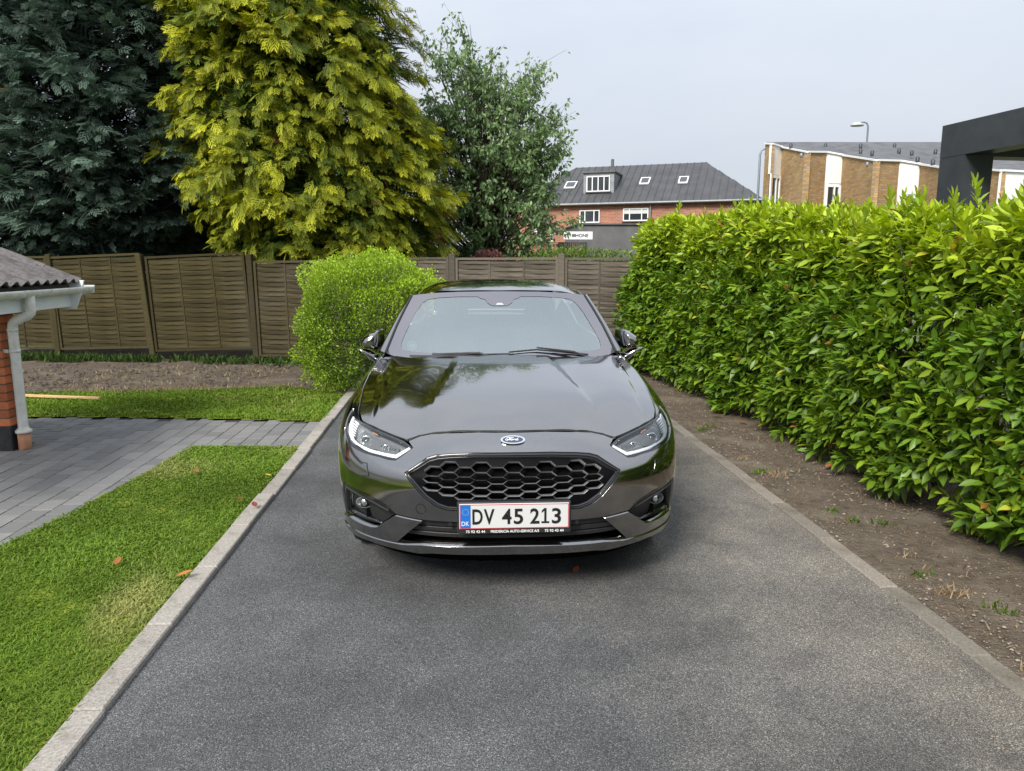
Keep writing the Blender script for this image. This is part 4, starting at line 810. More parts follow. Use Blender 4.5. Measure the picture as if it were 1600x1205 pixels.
g_ = at_y(845, 195, 24); e = empty('street_lamp', (g_[0], 24, 0)); tag(e, 'small post lamp with conical hood seen through the tree edge', 'street lamp')
MB().tube([(0, 0, 0), (0, 0, g_[2])], [.05, .03], 8).build('pole', m_pole, e); MB().lathe([(0, .10), (.05, .08), (.16, -.02), (.16, -.05), (.06, -.07), (.06, -.16), (0, -.17)], 14, Matrix.Translation((0, 0, g_[2]))).build('lamp_head', m_dark, e)
# low brick wall glimpsed beneath the drooping tree
g0 = at_y(800, 378, 26); bw_ = MB().box((-1.6, 0, 0), (1.6, .25, g0[2])).build('brick_wall', m_rbrick, None, (g0[0], 26, 0)); tag(bw_, 'red brick wall glimpsed under the drooping tree', 'wall')

sh = empty('unseen_street_house', (0, -17, 0)); tag(sh, 'added brick house out of view across the street, mirrored in the car front', 'house')  # unseen house, added behind the camera to darken the bumper's reflections
MB().box((-9, -6, 0), (9, 0, 2.9)).build('wall', m_ybrick, sh); MB().prism([(-9.4, .5, 2.9), (-9.4, -6.5, 2.9), (-9.4, -3, 5.6)], (18.8, 0, 0)).build('roof', m_metal_roof, sh)
for x in (-6, -2, 2.5, 6):
    MB().box((x, .01, .9), (x+1.5, .06, 2.2)).build('window', m_wframe, sh)
# ---------------------------------------------------------------- car surfaces
def pchip(xk, yk, x):
    xk = np.asarray(xk, float); yk = np.asarray(yk, float); x = np.asarray(x, float)
    h = np.diff(xk); d = np.diff(yk)/h
    m = np.zeros_like(yk)
    for i in range(1, len(xk)-1):
        if d[i-1]*d[i] > 0:
            w1 = 2*h[i]+h[i-1]; w2 = h[i]+2*h[i-1]
            m[i] = (w1+w2)/(w1/d[i-1]+w2/d[i])
    m[0] = d[0]; m[-1] = d[-1]
    i = np.clip(np.searchsorted(xk, x)-1, 0, len(xk)-2)
    t = (x-xk[i])/h[i]; tc = np.clip(t, 0, 1)
    v = ((1+2*tc)*(1-tc)**2*yk[i]+tc*(1-tc)**2*h[i]*m[i]+tc*tc*(3-2*tc)*yk[i+1]+tc*tc*(tc-1)*h[i]*m[i+1])
    return v+np.where(t < 0, t*h[i]*m[i], 0)+np.where(t > 1, (t-1)*h[i]*m[i+1], 0)
def catmull(P, n):
    P = np.asarray(P, float); Q = np.vstack([2*P[0]-P[1], P, 2*P[-1]-P[-2]])
    out = []
    for i in range(1, len(Q)-2):
        p0, p1, p2, p3 = Q[i-1], Q[i], Q[i+1], Q[i+2]
        for t in np.linspace(0, 1, n, endpoint=False):
            out.append(.5*((2*p1)+(-p0+p2)*t+(2*p0-5*p1+4*p2-p3)*t*t+(-p0+3*p1-3*p2+p3)*t**3))
    out.append(P[-1]); return np.array(out)
def gsmooth(A, sig, axis):
    if sig <= 0: return A
    r = int(3*sig)+1; k = np.exp(-.5*(np.arange(-r, r+1)/sig)**2); k /= k.sum()
    pad = [(0, 0)]*A.ndim; pad[axis] = (r, r)
    B = np.pad(A, pad, mode='reflect', reflect_type='odd')
    return np.apply_along_axis(lambda v: np.convolve(v, k, 'valid'), axis, B)
PLAN = [(0,0),(.20,.009),(.38,.038),(.54,.098),(.68,.188),(.785,.30),(.862,.44),(.908,.60),(.930,.78),(.936,.97),(.932,1.3),(.922,1.8),
        (.922,2.5),(.920,3.2),(.925,3.8),(.905,4.25),(.86,4.55),(.74,4.75),(.45,4.85),(0,4.875)]
_full = [(-x, y) for x, y in PLAN[1:4][::-1]]+PLAN+[(-.45,4.85),(-.74,4.75)]
_pc = catmull(_full, 40)
_i0 = 3*40; _pc = _pc[_i0:_i0+(len(PLAN)-1)*40+1]
_sl = np.concatenate([[0], np.cumsum(np.hypot(*np.diff(_pc, axis=0).T))])
S_END = _sl[-1]
NS, NZ = 800, 161
SG = np.linspace(0, S_END, NS); ZG = np.linspace(.1, 1.3, NZ)
PX = np.interp(SG, _sl, _pc[:, 0]); PY = np.interp(SG, _sl, _pc[:, 1])
_tx = gsmooth(np.gradient(PX, SG), 3, 0); _ty = gsmooth(np.gradient(PY, SG), 3, 0); _tl = np.hypot(_tx, _ty)
NX, NY = -_ty/_tl, _tx/_tl           # inward direction
def s_of(xy):
    x, y = xy; return float(_sl[np.argmin((_pc[:, 0]-x)**2+(_pc[:, 1]-y)**2)])
STN = [  # (plan point, [(z, inset)...])
 ((0,0),      [(.15,.13),(.2,.085),(.3,.045),(.4,.022),(.5,.008),(.58,.001),(.63,.006),(.67,.030),(.72,.065),(.77,.112),(.80,.155),(.82,.205)]),
 ((.38,.038), [(.15,.13),(.2,.085),(.3,.045),(.4,.022),(.5,.008),(.58,.001),(.63,.007),(.67,.034),(.72,.078),(.76,.128),(.785,.173),(.805,.222)]),
 ((.54,.098), [(.15,.13),(.2,.085),(.3,.045),(.4,.022),(.5,.008),(.58,.001),(.63,.008),(.69,.066),(.73,.128),(.765,.20),(.79,.26)]),
 ((.68,.188), [(.15,.13),(.2,.085),(.3,.045),(.4,.022),(.5,.007),(.59,.000),(.64,.008),(.71,.072),(.75,.14),(.785,.21),(.81,.27)]),
 ((.785,.30), [(.15,.12),(.2,.075),(.3,.04),(.4,.018),(.5,.004),(.6,.0),(.66,.010),(.72,.048),(.77,.11),(.80,.17),(.825,.23)]),
 ((.862,.44), [(.15,.10),(.2,.06),(.3,.03),(.4,.010),(.5,0),(.6,.002),(.68,.014),(.74,.038),(.785,.08),(.82,.14),(.84,.19)]),
 ((.908,.60), [(.15,.09),(.2,.05),(.3,.025),(.4,.008),(.5,0),(.6,.001),(.7,.013),(.76,.032),(.805,.066),(.84,.12),(.86,.17)]),
 ((.930,.78), [(.15,.07),(.2,.04),(.3,.02),(.4,.006),(.5,0),(.6,.000),(.7,.008),(.78,.027),(.83,.058),(.865,.11),(.885,.16)]),
 ((.936,.97), [(.15,.06),(.2,.04),(.3,.02),(.4,.006),(.5,0),(.6,.000),(.7,.006),(.8,.027),(.86,.06),(.90,.11),(.92,.16)]),
 ((.932,1.3), [(.15,.06),(.2,.04),(.3,.015),(.4,.005),(.5,0),(.6,.000),(.7,.006),(.82,.025),(.90,.058),(.945,.105),(.97,.16)]),
 ((.922,1.8), [(.15,.06),(.2,.03),(.3,.010),(.4,.004),(.5,0),(.6,.000),(.7,.005),(.8,.016),(.9,.042),(.96,.072),(1.0,.115)]),
 ((.922,2.5), [(.15,.06),(.2,.03),(.3,.010),(.4,.004),(.5,0),(.6,.000),(.7,.004),(.8,.014),(.9,.036),(.97,.066),(1.01,.10)]),
 ((.920,3.2), [(.15,.06),(.2,.03),(.3,.010),(.4,.004),(.5,0),(.6,.000),(.7,.004),(.8,.014),(.9,.034),(.98,.066),(1.02,.10)]),
 ((.925,3.8), [(.15,.06),(.2,.04),(.3,.015),(.4,.005),(.5,0),(.6,.000),(.7,.004),(.8,.014),(.9,.032),(1.0,.075),(1.04,.13)]),
 ((.905,4.25),[(.15,.08),(.2,.05),(.3,.02),(.4,.006),(.5,0),(.6,.001),(.7,.008),(.8,.02),(.9,.036),(1.0,.075),(1.06,.15)]),
 ((.74,4.75), [(.15,.14),(.2,.10),(.3,.05),(.4,.015),(.5,0),(.6,.006),(.7,.03),(.8,.06),(.9,.085),(1.0,.10),(1.07,.12)]),
 ((0,4.875),  [(.15,.14),(.2,.10),(.3,.05),(.4,.015),(.5,0),(.6,.006),(.7,.04),(.8,.07),(.9,.09),(1.0,.10),(1.07,.11)]),
]
_ss = [s_of(p) for p, _ in STN]
_tab = np.array([pchip([a for a, b in pr], [b for a, b in pr], ZG) for _, pr in STN])
_tab = np.array([np.interp(SG, _ss, _tab[:, j]) if False else pchip(_ss, _tab[:, j], SG) for j in range(NZ)]).T
INS = gsmooth(gsmooth(_tab, 10, 0), 2.0, 1)
def _bil(T, s, z):
    u = np.clip(s/S_END*(NS-1), 0, NS-1.001); v = np.clip((z-.1)/1.2*(NZ-1), 0, NZ-1.001)
    i = u.astype(int); j = v.astype(int); a = u-i; b = v-j
    return (T[i,j]*(1-a)*(1-b)+T[i+1,j]*a*(1-b)+T[i,j+1]*(1-a)*b+T[i+1,j+1]*a*b)
def surf_body(S, Z):
    S = np.asarray(S, float); Z = np.asarray(Z, float); sg = np.where(S < 0, -1., 1.); s = np.abs(S)
    ins = _bil(INS, s, Z)
    x = np.interp(s, SG, PX)+np.interp(s, SG, NX)*ins
    y = np.interp(s, SG, PY)+np.interp(s, SG, NY)*ins
    return np.stack([sg*x, y, Z], -1)
# hood height field over (x, yb)
def smooth(a, b, x):
    t = np.clip((x-a)/(b-a), 0, 1); return t*t*(3-2*t)
def surf_hood(X, Y):
    X = np.asarray(X, float); Y = np.asarray(Y, float); ax = np.abs(X)
    c = pchip([.10,.17,.22,.3,.45,.7,1.0,1.25,1.45,1.7], [.765,.807,.827,.853,.888,.934,.979,1.008,1.024,1.035], Y)
    w = .78+.04*smooth(.5, 1.4, Y)
    drop = .036*(ax/.75)**2+.045*np.clip(ax/w, 0, 1.3)**6
    t = smooth(.2, 1.3, Y)
    r1 = .40-.10*t                       # inner ridge
    k1 = .008*smooth(.25, .6, Y)
    ridge = k1*(1-smooth(r1-.012, r1+.075, ax))-k1
    r2 = .655+.035*t
    ridge2 = .007*smooth(.3, .55, Y)*(smooth(r2-.10, r2, ax)*(1-smooth(r2, r2+.035, ax)))
    nose = -.05*np.clip((ax-.25)/.5, 0, 1)**2*(1-smooth(.2, .75, Y))
    return np.stack([X, Y, c-drop+ridge+ridge2+nose*.4], -1)
def surf_screen(X, Z):   # windscreen: depth over (x, z)
    X = np.asarray(X, float); Z = np.asarray(Z, float); t = (Z-1.0)/.39
    y = 1.42+.86*t-.03*np.sin(np.pi*np.clip(t, 0, 1))+(.22-.08*t)*(np.abs(X)/.7)**2.2
    return np.stack([X, y, Z], -1)
def surf_roof(X, Y):
    X = np.asarray(X, float); Y = np.asarray(Y, float)
    c = pchip([1.9,2.15,2.28,2.5,2.8,3.1,3.4,3.7,4.0,4.3,4.55,4.70,4.85], [1.25,1.355,1.398,1.436,1.458,1.463,1.455,1.43,1.375,1.27,1.165,1.10,1.085], Y)
    hw = pchip([2.0,2.4,3.0,3.6,4.0,4.4,4.8], [.64,.655,.655,.62,.60,.63,.70], Y)
    ax = np.abs(X)
    return np.stack([X, Y, c-.030*(ax/.6)**2-.075*np.clip(ax/hw, 0, 1.2)**8], -1)
def surf_side(Y, Z, sgn=1):   # greenhouse side : x over (yb, z)
    Y = np.asarray(Y, float); Z = np.asarray(Z, float)
    b = pchip([1.4,1.8,2.5,3.2,3.8,4.3,4.7], [.80,.832,.838,.835,.815,.75,.66], Y)
    t = (Z-.98)/.42
    return np.stack([sgn*(b-.175*t-.03*t*t), Y, Z], -1)
# ================================================================ the car (x to the photo's right, y toward the tail, z up)
m_paint, n, l, b = new_mat('grey_metallic_paint'); setp(b, color=(.262,.255,.248), rough=.13, metal=1.0, coat=1.0, coatr=.015)
tc = n.new('ShaderNodeTexCoord'); fl = n.new('ShaderNodeTexVoronoi'); fl.inputs['Scale'].default_value = 1800; l.new(tc.outputs['Object'], fl.inputs['Vector'])
sp = n.new('ShaderNodeSeparateColor'); l.new(fl.outputs['Color'], sp.inputs['Color']); mr = n.new('ShaderNodeMapRange'); mr.inputs['To Min'].default_value = .75; mr.inputs['To Max'].default_value = 1.3; l.new(sp.outputs['Red'], mr.inputs['Value'])
hs = n.new('ShaderNodeHueSaturation'); hs.inputs['Color'].default_value = (.262,.255,.248,1); l.new(mr.outputs['Result'], hs.inputs['Value']); l.new(hs.outputs['Color'], b.inputs['Base Color'])
m_gloss = mat_plain('gloss_black_trim', (.010,.010,.011), .12, coat=.5); m_plastic = mat_noise('black_plastic', (.012,.012,.013), (.022,.022,.023), 80, rough=.5)
m_satin = mat_plain('satin_dark_trim', (.02,.021,.022), .28, coat=.3); m_void = mat_plain('dark_cavity', (.004,.004,.004), .9, spec=.0)
m_chrome = mat_plain('chrome', (.75,.76,.77), .08, 1.0); m_drl = mat_plain('light_guide', (.92,.93,.94), .3, spec=.8); m_refl = mat_plain('lamp_reflector', (.50,.515,.53), .25, .7); m_lampdark = mat_plain('lamp_bezel', (.20,.205,.21), .3, .5)
m_amber = mat_plain('amber_lens', (.40,.20,.09), .3); m_red = mat_plain('red_lens', (.25,.01,.012), .15); m_rubber = mat_noise('tyre_rubber', (.010,.010,.011), (.02,.02,.02), 40, rough=.8); m_alloy = mat_plain('dark_alloy', (.18,.18,.19), .3, .9)
m_seat = mat_noise('seat_fabric', (.06,.06,.06), (.10,.10,.10), 60, rough=.9); m_dash = mat_plain('dashboard', (.07,.072,.072), .6)
def glass_mat(name, tint, ior, rough=0.0):
    m, n, l, b = new_mat(name); n.remove(b); tr = n.new('ShaderNodeBsdfTransparent'); tr.inputs['Color'].default_value = (*tint, 1); gl = n.new('ShaderNodeBsdfGlossy'); gl.inputs['Roughness'].default_value = rough; gl.inputs['Color'].default_value = (.92,1,.985,1)
    fr = n.new('ShaderNodeFresnel'); fr.inputs['IOR'].default_value = ior; mx = n.new('ShaderNodeMixShader'); l.new(fr.outputs['Fac'], mx.inputs['Fac']); l.new(tr.outputs['BSDF'], mx.inputs[1]); l.new(gl.outputs['BSDF'], mx.inputs[2]); l.new(mx.outputs['Shader'], n['Material Output'].inputs['Surface']); return m
m_screen = glass_mat('windscreen_glass', (.62,.70,.68), 4.6); m_sglass = glass_mat('side_glass', (.16,.18,.18), 1.6); m_lens = glass_mat('lamp_lens', (.93,.94,.95), 1.45)
car = empty('parked_car', (.24306, 3.25094, 0), -math.atan2(.024432, .999701)); tag(car, 'dark grey metallic liftback car with black honeycomb grille parked on the driveway', 'car')
CC = np.array([0, 2.3, .62])
def normals_of(surf, A, B, h=.004):
    du = surf(A+h, B)-surf(A-h, B); dv = surf(A, B+h)-surf(A, B-h); N = np.cross(du, dv); N /= np.linalg.norm(N, axis=1, keepdims=True)+1e-12
    P = surf(A, B); s = np.sign(np.sum(N*(P-CC), 1)); s = np.where(np.median(s) >= 0, 1., -1.); return N*s
def densify(poly, step):
    out = []
    for i in range(len(poly)):
        p, q = np.array(poly[i], float), np.array(poly[(i+1) % len(poly)], float); k = max(1, int(math.ceil(np.hypot(*(q-p))/step)))
        out += [p+(q-p)*j/k for j in range(k)]
    return np.array(out)
def panel(name, surf, outline, mat, parent, holes=(), offset=0.0, thick=.012, res=.03, edge=.02, rim=None):
    """sheet on a curved surface cut to an outline (with holes), smooth normals of the surface, turned-in edges"""
    loops = [densify(outline, edge)]+[densify(h, edge) for h in holes]
    pts = np.vstack(loops); edges = []; o = 0
    for lp in loops: edges += [(o+i, o+(i+1) % len(lp)) for i in range(len(lp))]; o += len(lp)
    lo, hi = loops[0].min(0), loops[0].max(0); gx_, gy_ = np.meshgrid(np.arange(lo[0]+res/2, hi[0], res), np.arange(lo[1]+res/2, hi[1], res), indexing='ij'); G = np.stack([gx_.ravel(), gy_.ravel()], 1)
    if len(G):
        G = G[in_poly(G, loops[0])]
        for h in loops[1:]: G = G[~in_poly(G, h)]
    if len(G):
        keep = np.ones(len(G), bool)
        for i0 in range(0, len(pts), 400): keep &= (np.min(np.sum((G[:, None]-pts[None, i0:i0+400])**2, 2), 1) > (res*.45)**2)
        G = G[keep]
    allp = np.vstack([pts, G]) if len(G) else pts
    r = delaunay_2d_cdt([Vector(p) for p in allp], edges, [], 0, 1e-7); Q = np.array([tuple(v) for v in r[0]]); T = np.array([f for f in r[2] if len(f) == 3])
    cen = Q[T].mean(1); ok = in_poly(cen, loops[0])
    for h in loops[1:]: ok &= ~in_poly(cen, h)
    T = T[ok]; P = surf(Q[:, 0], Q[:, 1]); N = normals_of(surf, Q[:, 0], Q[:, 1]); P = P+N*offset
    fn = np.cross(P[T[:, 1]]-P[T[:, 0]], P[T[:, 2]]-P[T[:, 0]]); flip = np.sum(fn*N[T].mean(1), 1) < 0; T[flip] = T[flip][:, ::-1]
    V = [P]; NN = [N]; F = [tuple(t) for t in T]; base = len(P)
    if thick > 0:
        for li, lp in enumerate(loops):
            A = surf(lp[:, 0], lp[:, 1]); NA = normals_of(surf, lp[:, 0], lp[:, 1]); A = A+NA*offset; k = len(lp); tg = np.roll(A, -1, 0)-np.roll(A, 1, 0); on = np.cross(tg, NA); on /= np.linalg.norm(on, axis=1, keepdims=True)+1e-12
            mid2 = lp+0; tst = lp.mean(0)
            # outward: away from the sheet
            cs = np.sum(on*(A-A.mean(0)), 1).sum(); on = on*(1 if cs >= 0 else -1)*(1 if li == 0 else -1)
            V += [A, A-NA*thick]; NN += [on*.8+NA*.6, on]
            for i in range(k):
                j = (i+1) % k; q = (base+i, base+j, base+k+j, base+k+i)
                fn1 = np.cross(A[j]-A[i], -NA[i]); F.append(q if np.dot(fn1, on[i]) > 0 else q[::-1])
            base += 2*k
    V = np.vstack(V); NN = np.vstack(NN); NN /= np.linalg.norm(NN, axis=1, keepdims=True)+1e-12
    me = np_mesh(name, V, F, mat, smooth=True, normals=NN)
    if rim is not None:
        me.materials.append(rim); me.polygons.foreach_set('material_index', np.array([0]*len(T)+[1]*(len(F)-len(T)), np.int32))
    return mobj(name, me, parent)
def mir(poly): return [(-a, b) for a, b in poly][::-1]
def both(half): return [(-a, b) for a, b in half[::-1] if a > 1e-6]+list(half)   # half runs from s=0 ... back to s=0
def sym(half):      # closed symmetric outline from a half that starts and ends on the axis
    return list(half)+[(-a, b) for a, b in half[::-1] if a > 1e-6]
_side = [i for i in range(len(SG)) if PY[i] < 4.6]
def sy(y): return float(np.interp(y, PY[_side], SG[_side]))
def arch(cy, a0, a1, r=.365, cz=.335, n=18): return [(sy(cy-r*math.cos(R(a))), cz+r*math.sin(R(a))) for a in np.linspace(a0, a1, n)]
def arc_pts(cx_, cz_, r, n=20): return [(cx_+r*math.cos(2*math.pi*k/n), cz_+r*math.sin(2*math.pi*k/n)) for k in range(n)]
T_LINE = [(0,.813),(.18,.811),(.367,.801),(.47,.790),(.56,.774),(.62,.757),(.75,.772),(.86,.787),(.98,.801),(1.045,.808),(1.15,.829),(1.29,.858),(1.45,.885),(1.61,.908),(1.9,.948),(2.12,.980)]
FA = .965
# ---- hood: height field pulled onto the shut line
tl = np.array(T_LINE); tl_d = np.array([(np.interp(t_, np.linspace(0, 1, len(tl)), tl[:, 0]), np.interp(t_, np.linspace(0, 1, len(tl)), tl[:, 1])) for t_ in np.linspace(0, 1, 46)]); _e = surf_body(tl_d[:, 0], tl_d[:, 1])
_ctl = np.array([(0,.3,.860),(0,.45,.899),(0,.7,.948),(0,1.0,.988),(0,1.25,1.012),(0,1.44,1.026),(0,1.6,1.036),(.38,.5,.889),(.38,.8,.944),(.38,1.1,.982),(.38,1.42,1.014),(.63,.65,.880),(.64,.9,.925),(.66,1.2,.963),(.67,1.5,.990),(.5,1.6,1.018),(.78,1.72,.998)])
_K = np.vstack([_e, _e[1:]*[-1, 1, 1], _ctl, _ctl[_ctl[:, 0] > 0]*[-1, 1, 1]]); _n = len(_K)
def _phi(d2): return np.where(d2 > 1e-12, .5*d2*np.log(d2+1e-12), 0)
_A = np.zeros((_n+3, _n+3)); _A[:_n, :_n] = _phi(((_K[:, None, :2]-_K[None, :, :2])**2).sum(2))+np.eye(_n)*6e-4; _A[:_n, _n] = 1; _A[:_n, _n+1:] = _K[:, :2]; _A[_n:, :_n] = _A[:_n, _n:].T
_W = np.linalg.solve(_A, np.concatenate([_K[:, 2], np.zeros(3)]))
def surf_hoodf(X, Y):
    X = np.asarray(X, float); Y = np.asarray(Y, float); d2 = (X[:, None]-_K[None, :, 0])**2+(Y[:, None]-_K[None, :, 1])**2
    z = _phi(d2)@_W[:_n]+_W[_n]+_W[_n+1]*X+_W[_n+2]*Y; ax = np.abs(X); t = smooth(.2, 1.4, Y)
    r1 = .43-.15*t; k1 = .010*smooth(.28, .60, Y); z = z-k1*smooth(r1-.008, r1+.045, ax)*(1-smooth(r1+.06, r1+.30, ax))
    r2 = .665+.06*t; z = z+.006*smooth(.35, .6, Y)*smooth(r2-.14, r2-.01, ax)*(1-smooth(r2, r2+.03, ax))
    return np.stack([X, Y, z], -1)
hood_edge = [(x, y) for x, y, z in surf_body(tl[:, 0], tl[:, 1])]
half = hood_edge+[(.765, 1.60), (.69, 1.57), (.60, 1.50), (.5, 1.455), (.3, 1.415), (0, 1.40)]
hood = panel('hood', surf_hoodf, sym(half), m_paint, car, offset=.002, thick=.02, res=.022, edge=.018)
# ---- front bumper
GR = [(0,.737),(.183,.735),(.31,.728),(.385,.720),(.43,.708),(.527,.640),(.424,.529),(.366,.489),(.316,.474),(0,.468)]
FOG = [(1.015,.506),(.985,.512),(.88,.512),(.74,.507),(.635,.474),(.58,.432),(.712,.343),(.76,.335),(.85,.333),(.98,.333),(1.055,.318),(1.068,.345),(1.05,.42)]
bh = [(0,.807),(.18,.805),(.367,.795),(.47,.784),(.553,.768),(.598,.752),(.572,.744),(.538,.733),(.560,.712),(.598,.681),(.64,.680),(.70,.686),(.80,.690),(.92,.701),(1.0,.713),(1.06,.730),(1.13,.752),(1.165,.66)]
bh += arch(FA, 38, 0, n=10)+[(sy(.60),.29),(1.09,.305),(1.068,.345),(1.05,.42),(1.015,.506),(.985,.512),(.88,.512),(.74,.507),(.635,.474),(.58,.432),(.437,.420),(0,.418)]
bump = panel('front_bumper', surf_body, sym(bh), m_paint, car, holes=[sym(GR)], res=.022, edge=.012)
wed = [(.437,.415),(.579,.426),(.712,.340),(.76,.331),(.85,.329),(.98,.329),(1.055,.314),(1.09,.300),(sy(.60),.285),(sy(.61),.245),(1.10,.262),(.91,.277),(.74,.281),(.597,.282)]
for p in (wed, mir(wed)): panel('bumper_corner', surf_body, p, m_paint, bump, offset=.010, thick=.035, res=.02, edge=.012)
INT = [(0,.417),(.437,.417),(.60,.284),(0,.284)]
panel('intake_cavity', surf_body, sym(INT), m_void, bump, offset=-.10, thick=0, res=.05)
for zc, hh_, xe in [(.398,.016,.46),(.362,.010,.50),(.332,.009,.54)]: panel('intake_slat', surf_body, sym([(0,zc+hh_),(xe-.02,zc+hh_),(xe+.02,zc-hh_),(0,zc-hh_)]), m_plastic, bump, offset=-.022, thick=.05, res=.03)
lip = [(0,.302),(.45,.292),(.56,.278),(.80,.274),(1.0,.266),(1.15,.258),(1.17,.225),(1.0,.236),(.8,.248),(.6,.246),(.47,.243),(.40,.252),(0,.257)]
panel('front_lip', surf_body, sym(lip), m_paint, bump, offset=.016, thick=.06, res=.02, edge=.012)
panel('under_tray', surf_body, sym([(0,.26),(1.18,.25),(1.18,.16),(0,.16)]), m_void, car, offset=-.03, thick=0, res=.05)
# seam lines and small covers on the bumper
m_seam = mat_plain('panel_gap', (.008,.008,.008), .8)
def ring(name, outline, w, off, mat, parent):
    o = densify(outline, .006); c = o.mean(0); d = o-c; inn = c+d*(1-w/np.maximum(np.linalg.norm(d, axis=1, keepdims=True), w*1.01)); panel(name, surf_body, [tuple(p) for p in o], mat, parent, holes=[[tuple(p) for p in inn]], offset=off, thick=0, res=.05, edge=.05)
ring('tow_eye_cover', arc_pts(-.441, .474, .026), .0025, .0012, m_seam, bump)
for sg in (1, -1):
    ring('washer_cover', [(sg*.812,.652),(sg*.757,.656),(sg*.726,.596),(sg*.775,.592)], .004, .0012, m_seam, bump)
    panel('washer_flap', surf_body, [(sg*.808,.649),(sg*.760,.652),(sg*.731,.600),(sg*.774,.596)], m_paint, bump, offset=.003, thick=.003, res=.02)
for s_ in (-.62, .62, -.30, .30): panel('parking_sensor', surf_body, arc_pts(s_, .462 if abs(s_) > .5 else .405, .010, 12), m_satin, bump, offset=.002, thick=.003, res=.05)
# ---- grille
GRI = [(0,.722),(.18,.720),(.302,.713),(.372,.705),(.412,.695),(.506,.639),(.412,.537),(.357,.501),(.312,.487),(0,.480)]
gr = panel('grille_frame', surf_body, sym(GR), m_gloss, car, holes=[sym(GRI)], offset=-.006, thick=.05, res=.02, edge=.01)
GRC = [(0,.729),(.183,.727),(.306,.720),(.378,.712),(.420,.701),(.516,.640),(.418,.533),(.361,.495),(.314,.480),(0,.474)]
panel('frame_trim', surf_body, sym(GRC), m_satin, gr, holes=[sym([(a*.992, .605+(b-.605)*.975) for a, b in GRC])], offset=.001, thick=.006, res=.02, edge=.01)
m_grim = mat_plain('grille_edge', (.25,.255,.26), .35, .6)  # paler edge colour stands in for sky reflected on the grille bars
m_gmesh = mat_plain('grille_plastic', (.004,.004,.005), .5, spec=.06)
hexes = []; dx, dz, A_, B_, Hh = .0775, .0432, .0505, .0265, .0198
for c_ in range(-6, 7):
    for r_ in range(-5, 6):
        cx_, cz_ = c_*dx, .6005+r_*dz+(dz/2 if c_ % 2 else 0)
        hx_ = [(cx_+A_, cz_), (cx_+B_, cz_+Hh), (cx_-B_, cz_+Hh), (cx_-A_, cz_), (cx_-B_, cz_-Hh), (cx_+B_, cz_-Hh)]
        lim = sym([(a*.995, .600+(b-.600)*.99) for a, b in GRI])
        if in_poly(np.array(hx_), lim).all() and abs(cx_) < .42: hexes.append(hx_)
panel('grille_mesh', surf_body, sym([(a*1.01, .6+(b-.6)*1.03) for a, b in GRI]), m_gmesh, gr, holes=hexes, offset=-.022, thick=.022, res=.03, edge=.012, rim=m_grim)
panel('grille_cavity', surf_body, sym([(a*1.02, .6+(b-.6)*1.05) for a, b in GRI]), m_void, gr, offset=-.075, thick=0, res=.05)
# ---- number plate
m_plate = mat_plain('white_plate', (.55,.555,.55), .35); m_blue = mat_plain('blue_band', (.012,.13,.46), .35); m_pred = mat_plain('red_border', (.50,.03,.03), .4); m_letter = mat_plain('black_letters', (.008,.008,.009), .45); m_wtxt = mat_plain('white_letters', (.75,.76,.76), .5)
plate = MB().box((-.262, -.013, .376), (.262, .03, .528), bev=.006).build('plate_holder', m_plastic, car)
pm = MB().box((-.252, -.018, .402), (.252, -.0125, .522), bev=.0025).build('number_plate', m_plate, plate)
bd = MB()
for (x0, z0, x1, z1) in [(-.2495,.5165,.2495,.5195), (-.2495,.4045,.2495,.4075), (-.2495,.4075,-.2465,.5165), (.2465,.4075,.2495,.5165)]: bd.box((x0, -.0190, z0), (x1, -.0183, z1))
bd.build('plate_border', m_pred, pm)
MB().box((-.2455, -.0192, .4085), (-.200, -.0183, .5155)).build('country_band', m_blue, pm)
def car_text(txt, size, mat, name, x, z, parent, width=None, bold=0.0, y=-.0196):
    me = text_mesh(txt, size, mat, name, bold=bold); co = np.zeros(len(me.vertices)*3); me.vertices.foreach_get('co', co); co = co.reshape(-1, 3); w = co[:, 0].max()-co[:, 0].min(); co[:, 0] -= co[:, 0].min()
    if width: co[:, 0] *= width/w
    me.vertices.foreach_set('co', co.astype(np.float32).ravel()); me.update(); return mobj(name, me, parent, (x, y, z), (R(90), 0, 0))
for tx, x, w in [('D', -.192, .047), ('V', -.140, .049), ('4', -.057, .044), ('5', -.003, .043), ('2', .072, .043), ('3', .172, .042)]: car_text(tx, .101, m_letter, 'plate_letter', x, .4265, pm, w, .0020)
one = MB(); one.box((.137, -.0196, .4265), (.147, -.0194, .4985)); one.prism([(.137, -.0196, .4985), (.137, -.0196, .4865), (.125, -.0196, .4755), (.125, -.0196, .4855)], (0, .0002, 0)); one.box((.124, -.01958, .4265), (.137, -.0194, .4355)); one.box((.147, -.01958, .4265), (.160, -.0194, .4355)); one.build('plate_letter', m_letter, pm)
car_text('DK', .030, m_wtxt, 'country_code', -.241, .419, pm, .034)
stars = MB()
for k in range(12):
    a = 2*math.pi*k/12; stars.box((-.2225+.014*math.cos(a)-.0014, -.0196, .484+.014*math.sin(a)-.0014), (-.2225+.014*math.cos(a)+.0014, -.0193, .484+.014*math.sin(a)+.0014))
stars.build('star_ring', mat_plain('pale_stars', (.35,.45,.45), .5), pm)
for tx, x, w in [('75 92 42 44', -.222, .088), ('FREDERICIA AUTO-SERVICE A/S', -.108, .222), ('75 92 42 44', .140, .088)]: car_text(tx, .0175, m_wtxt, 'holder_lettering', x, .3825, plate, w, .0003, -.0136)
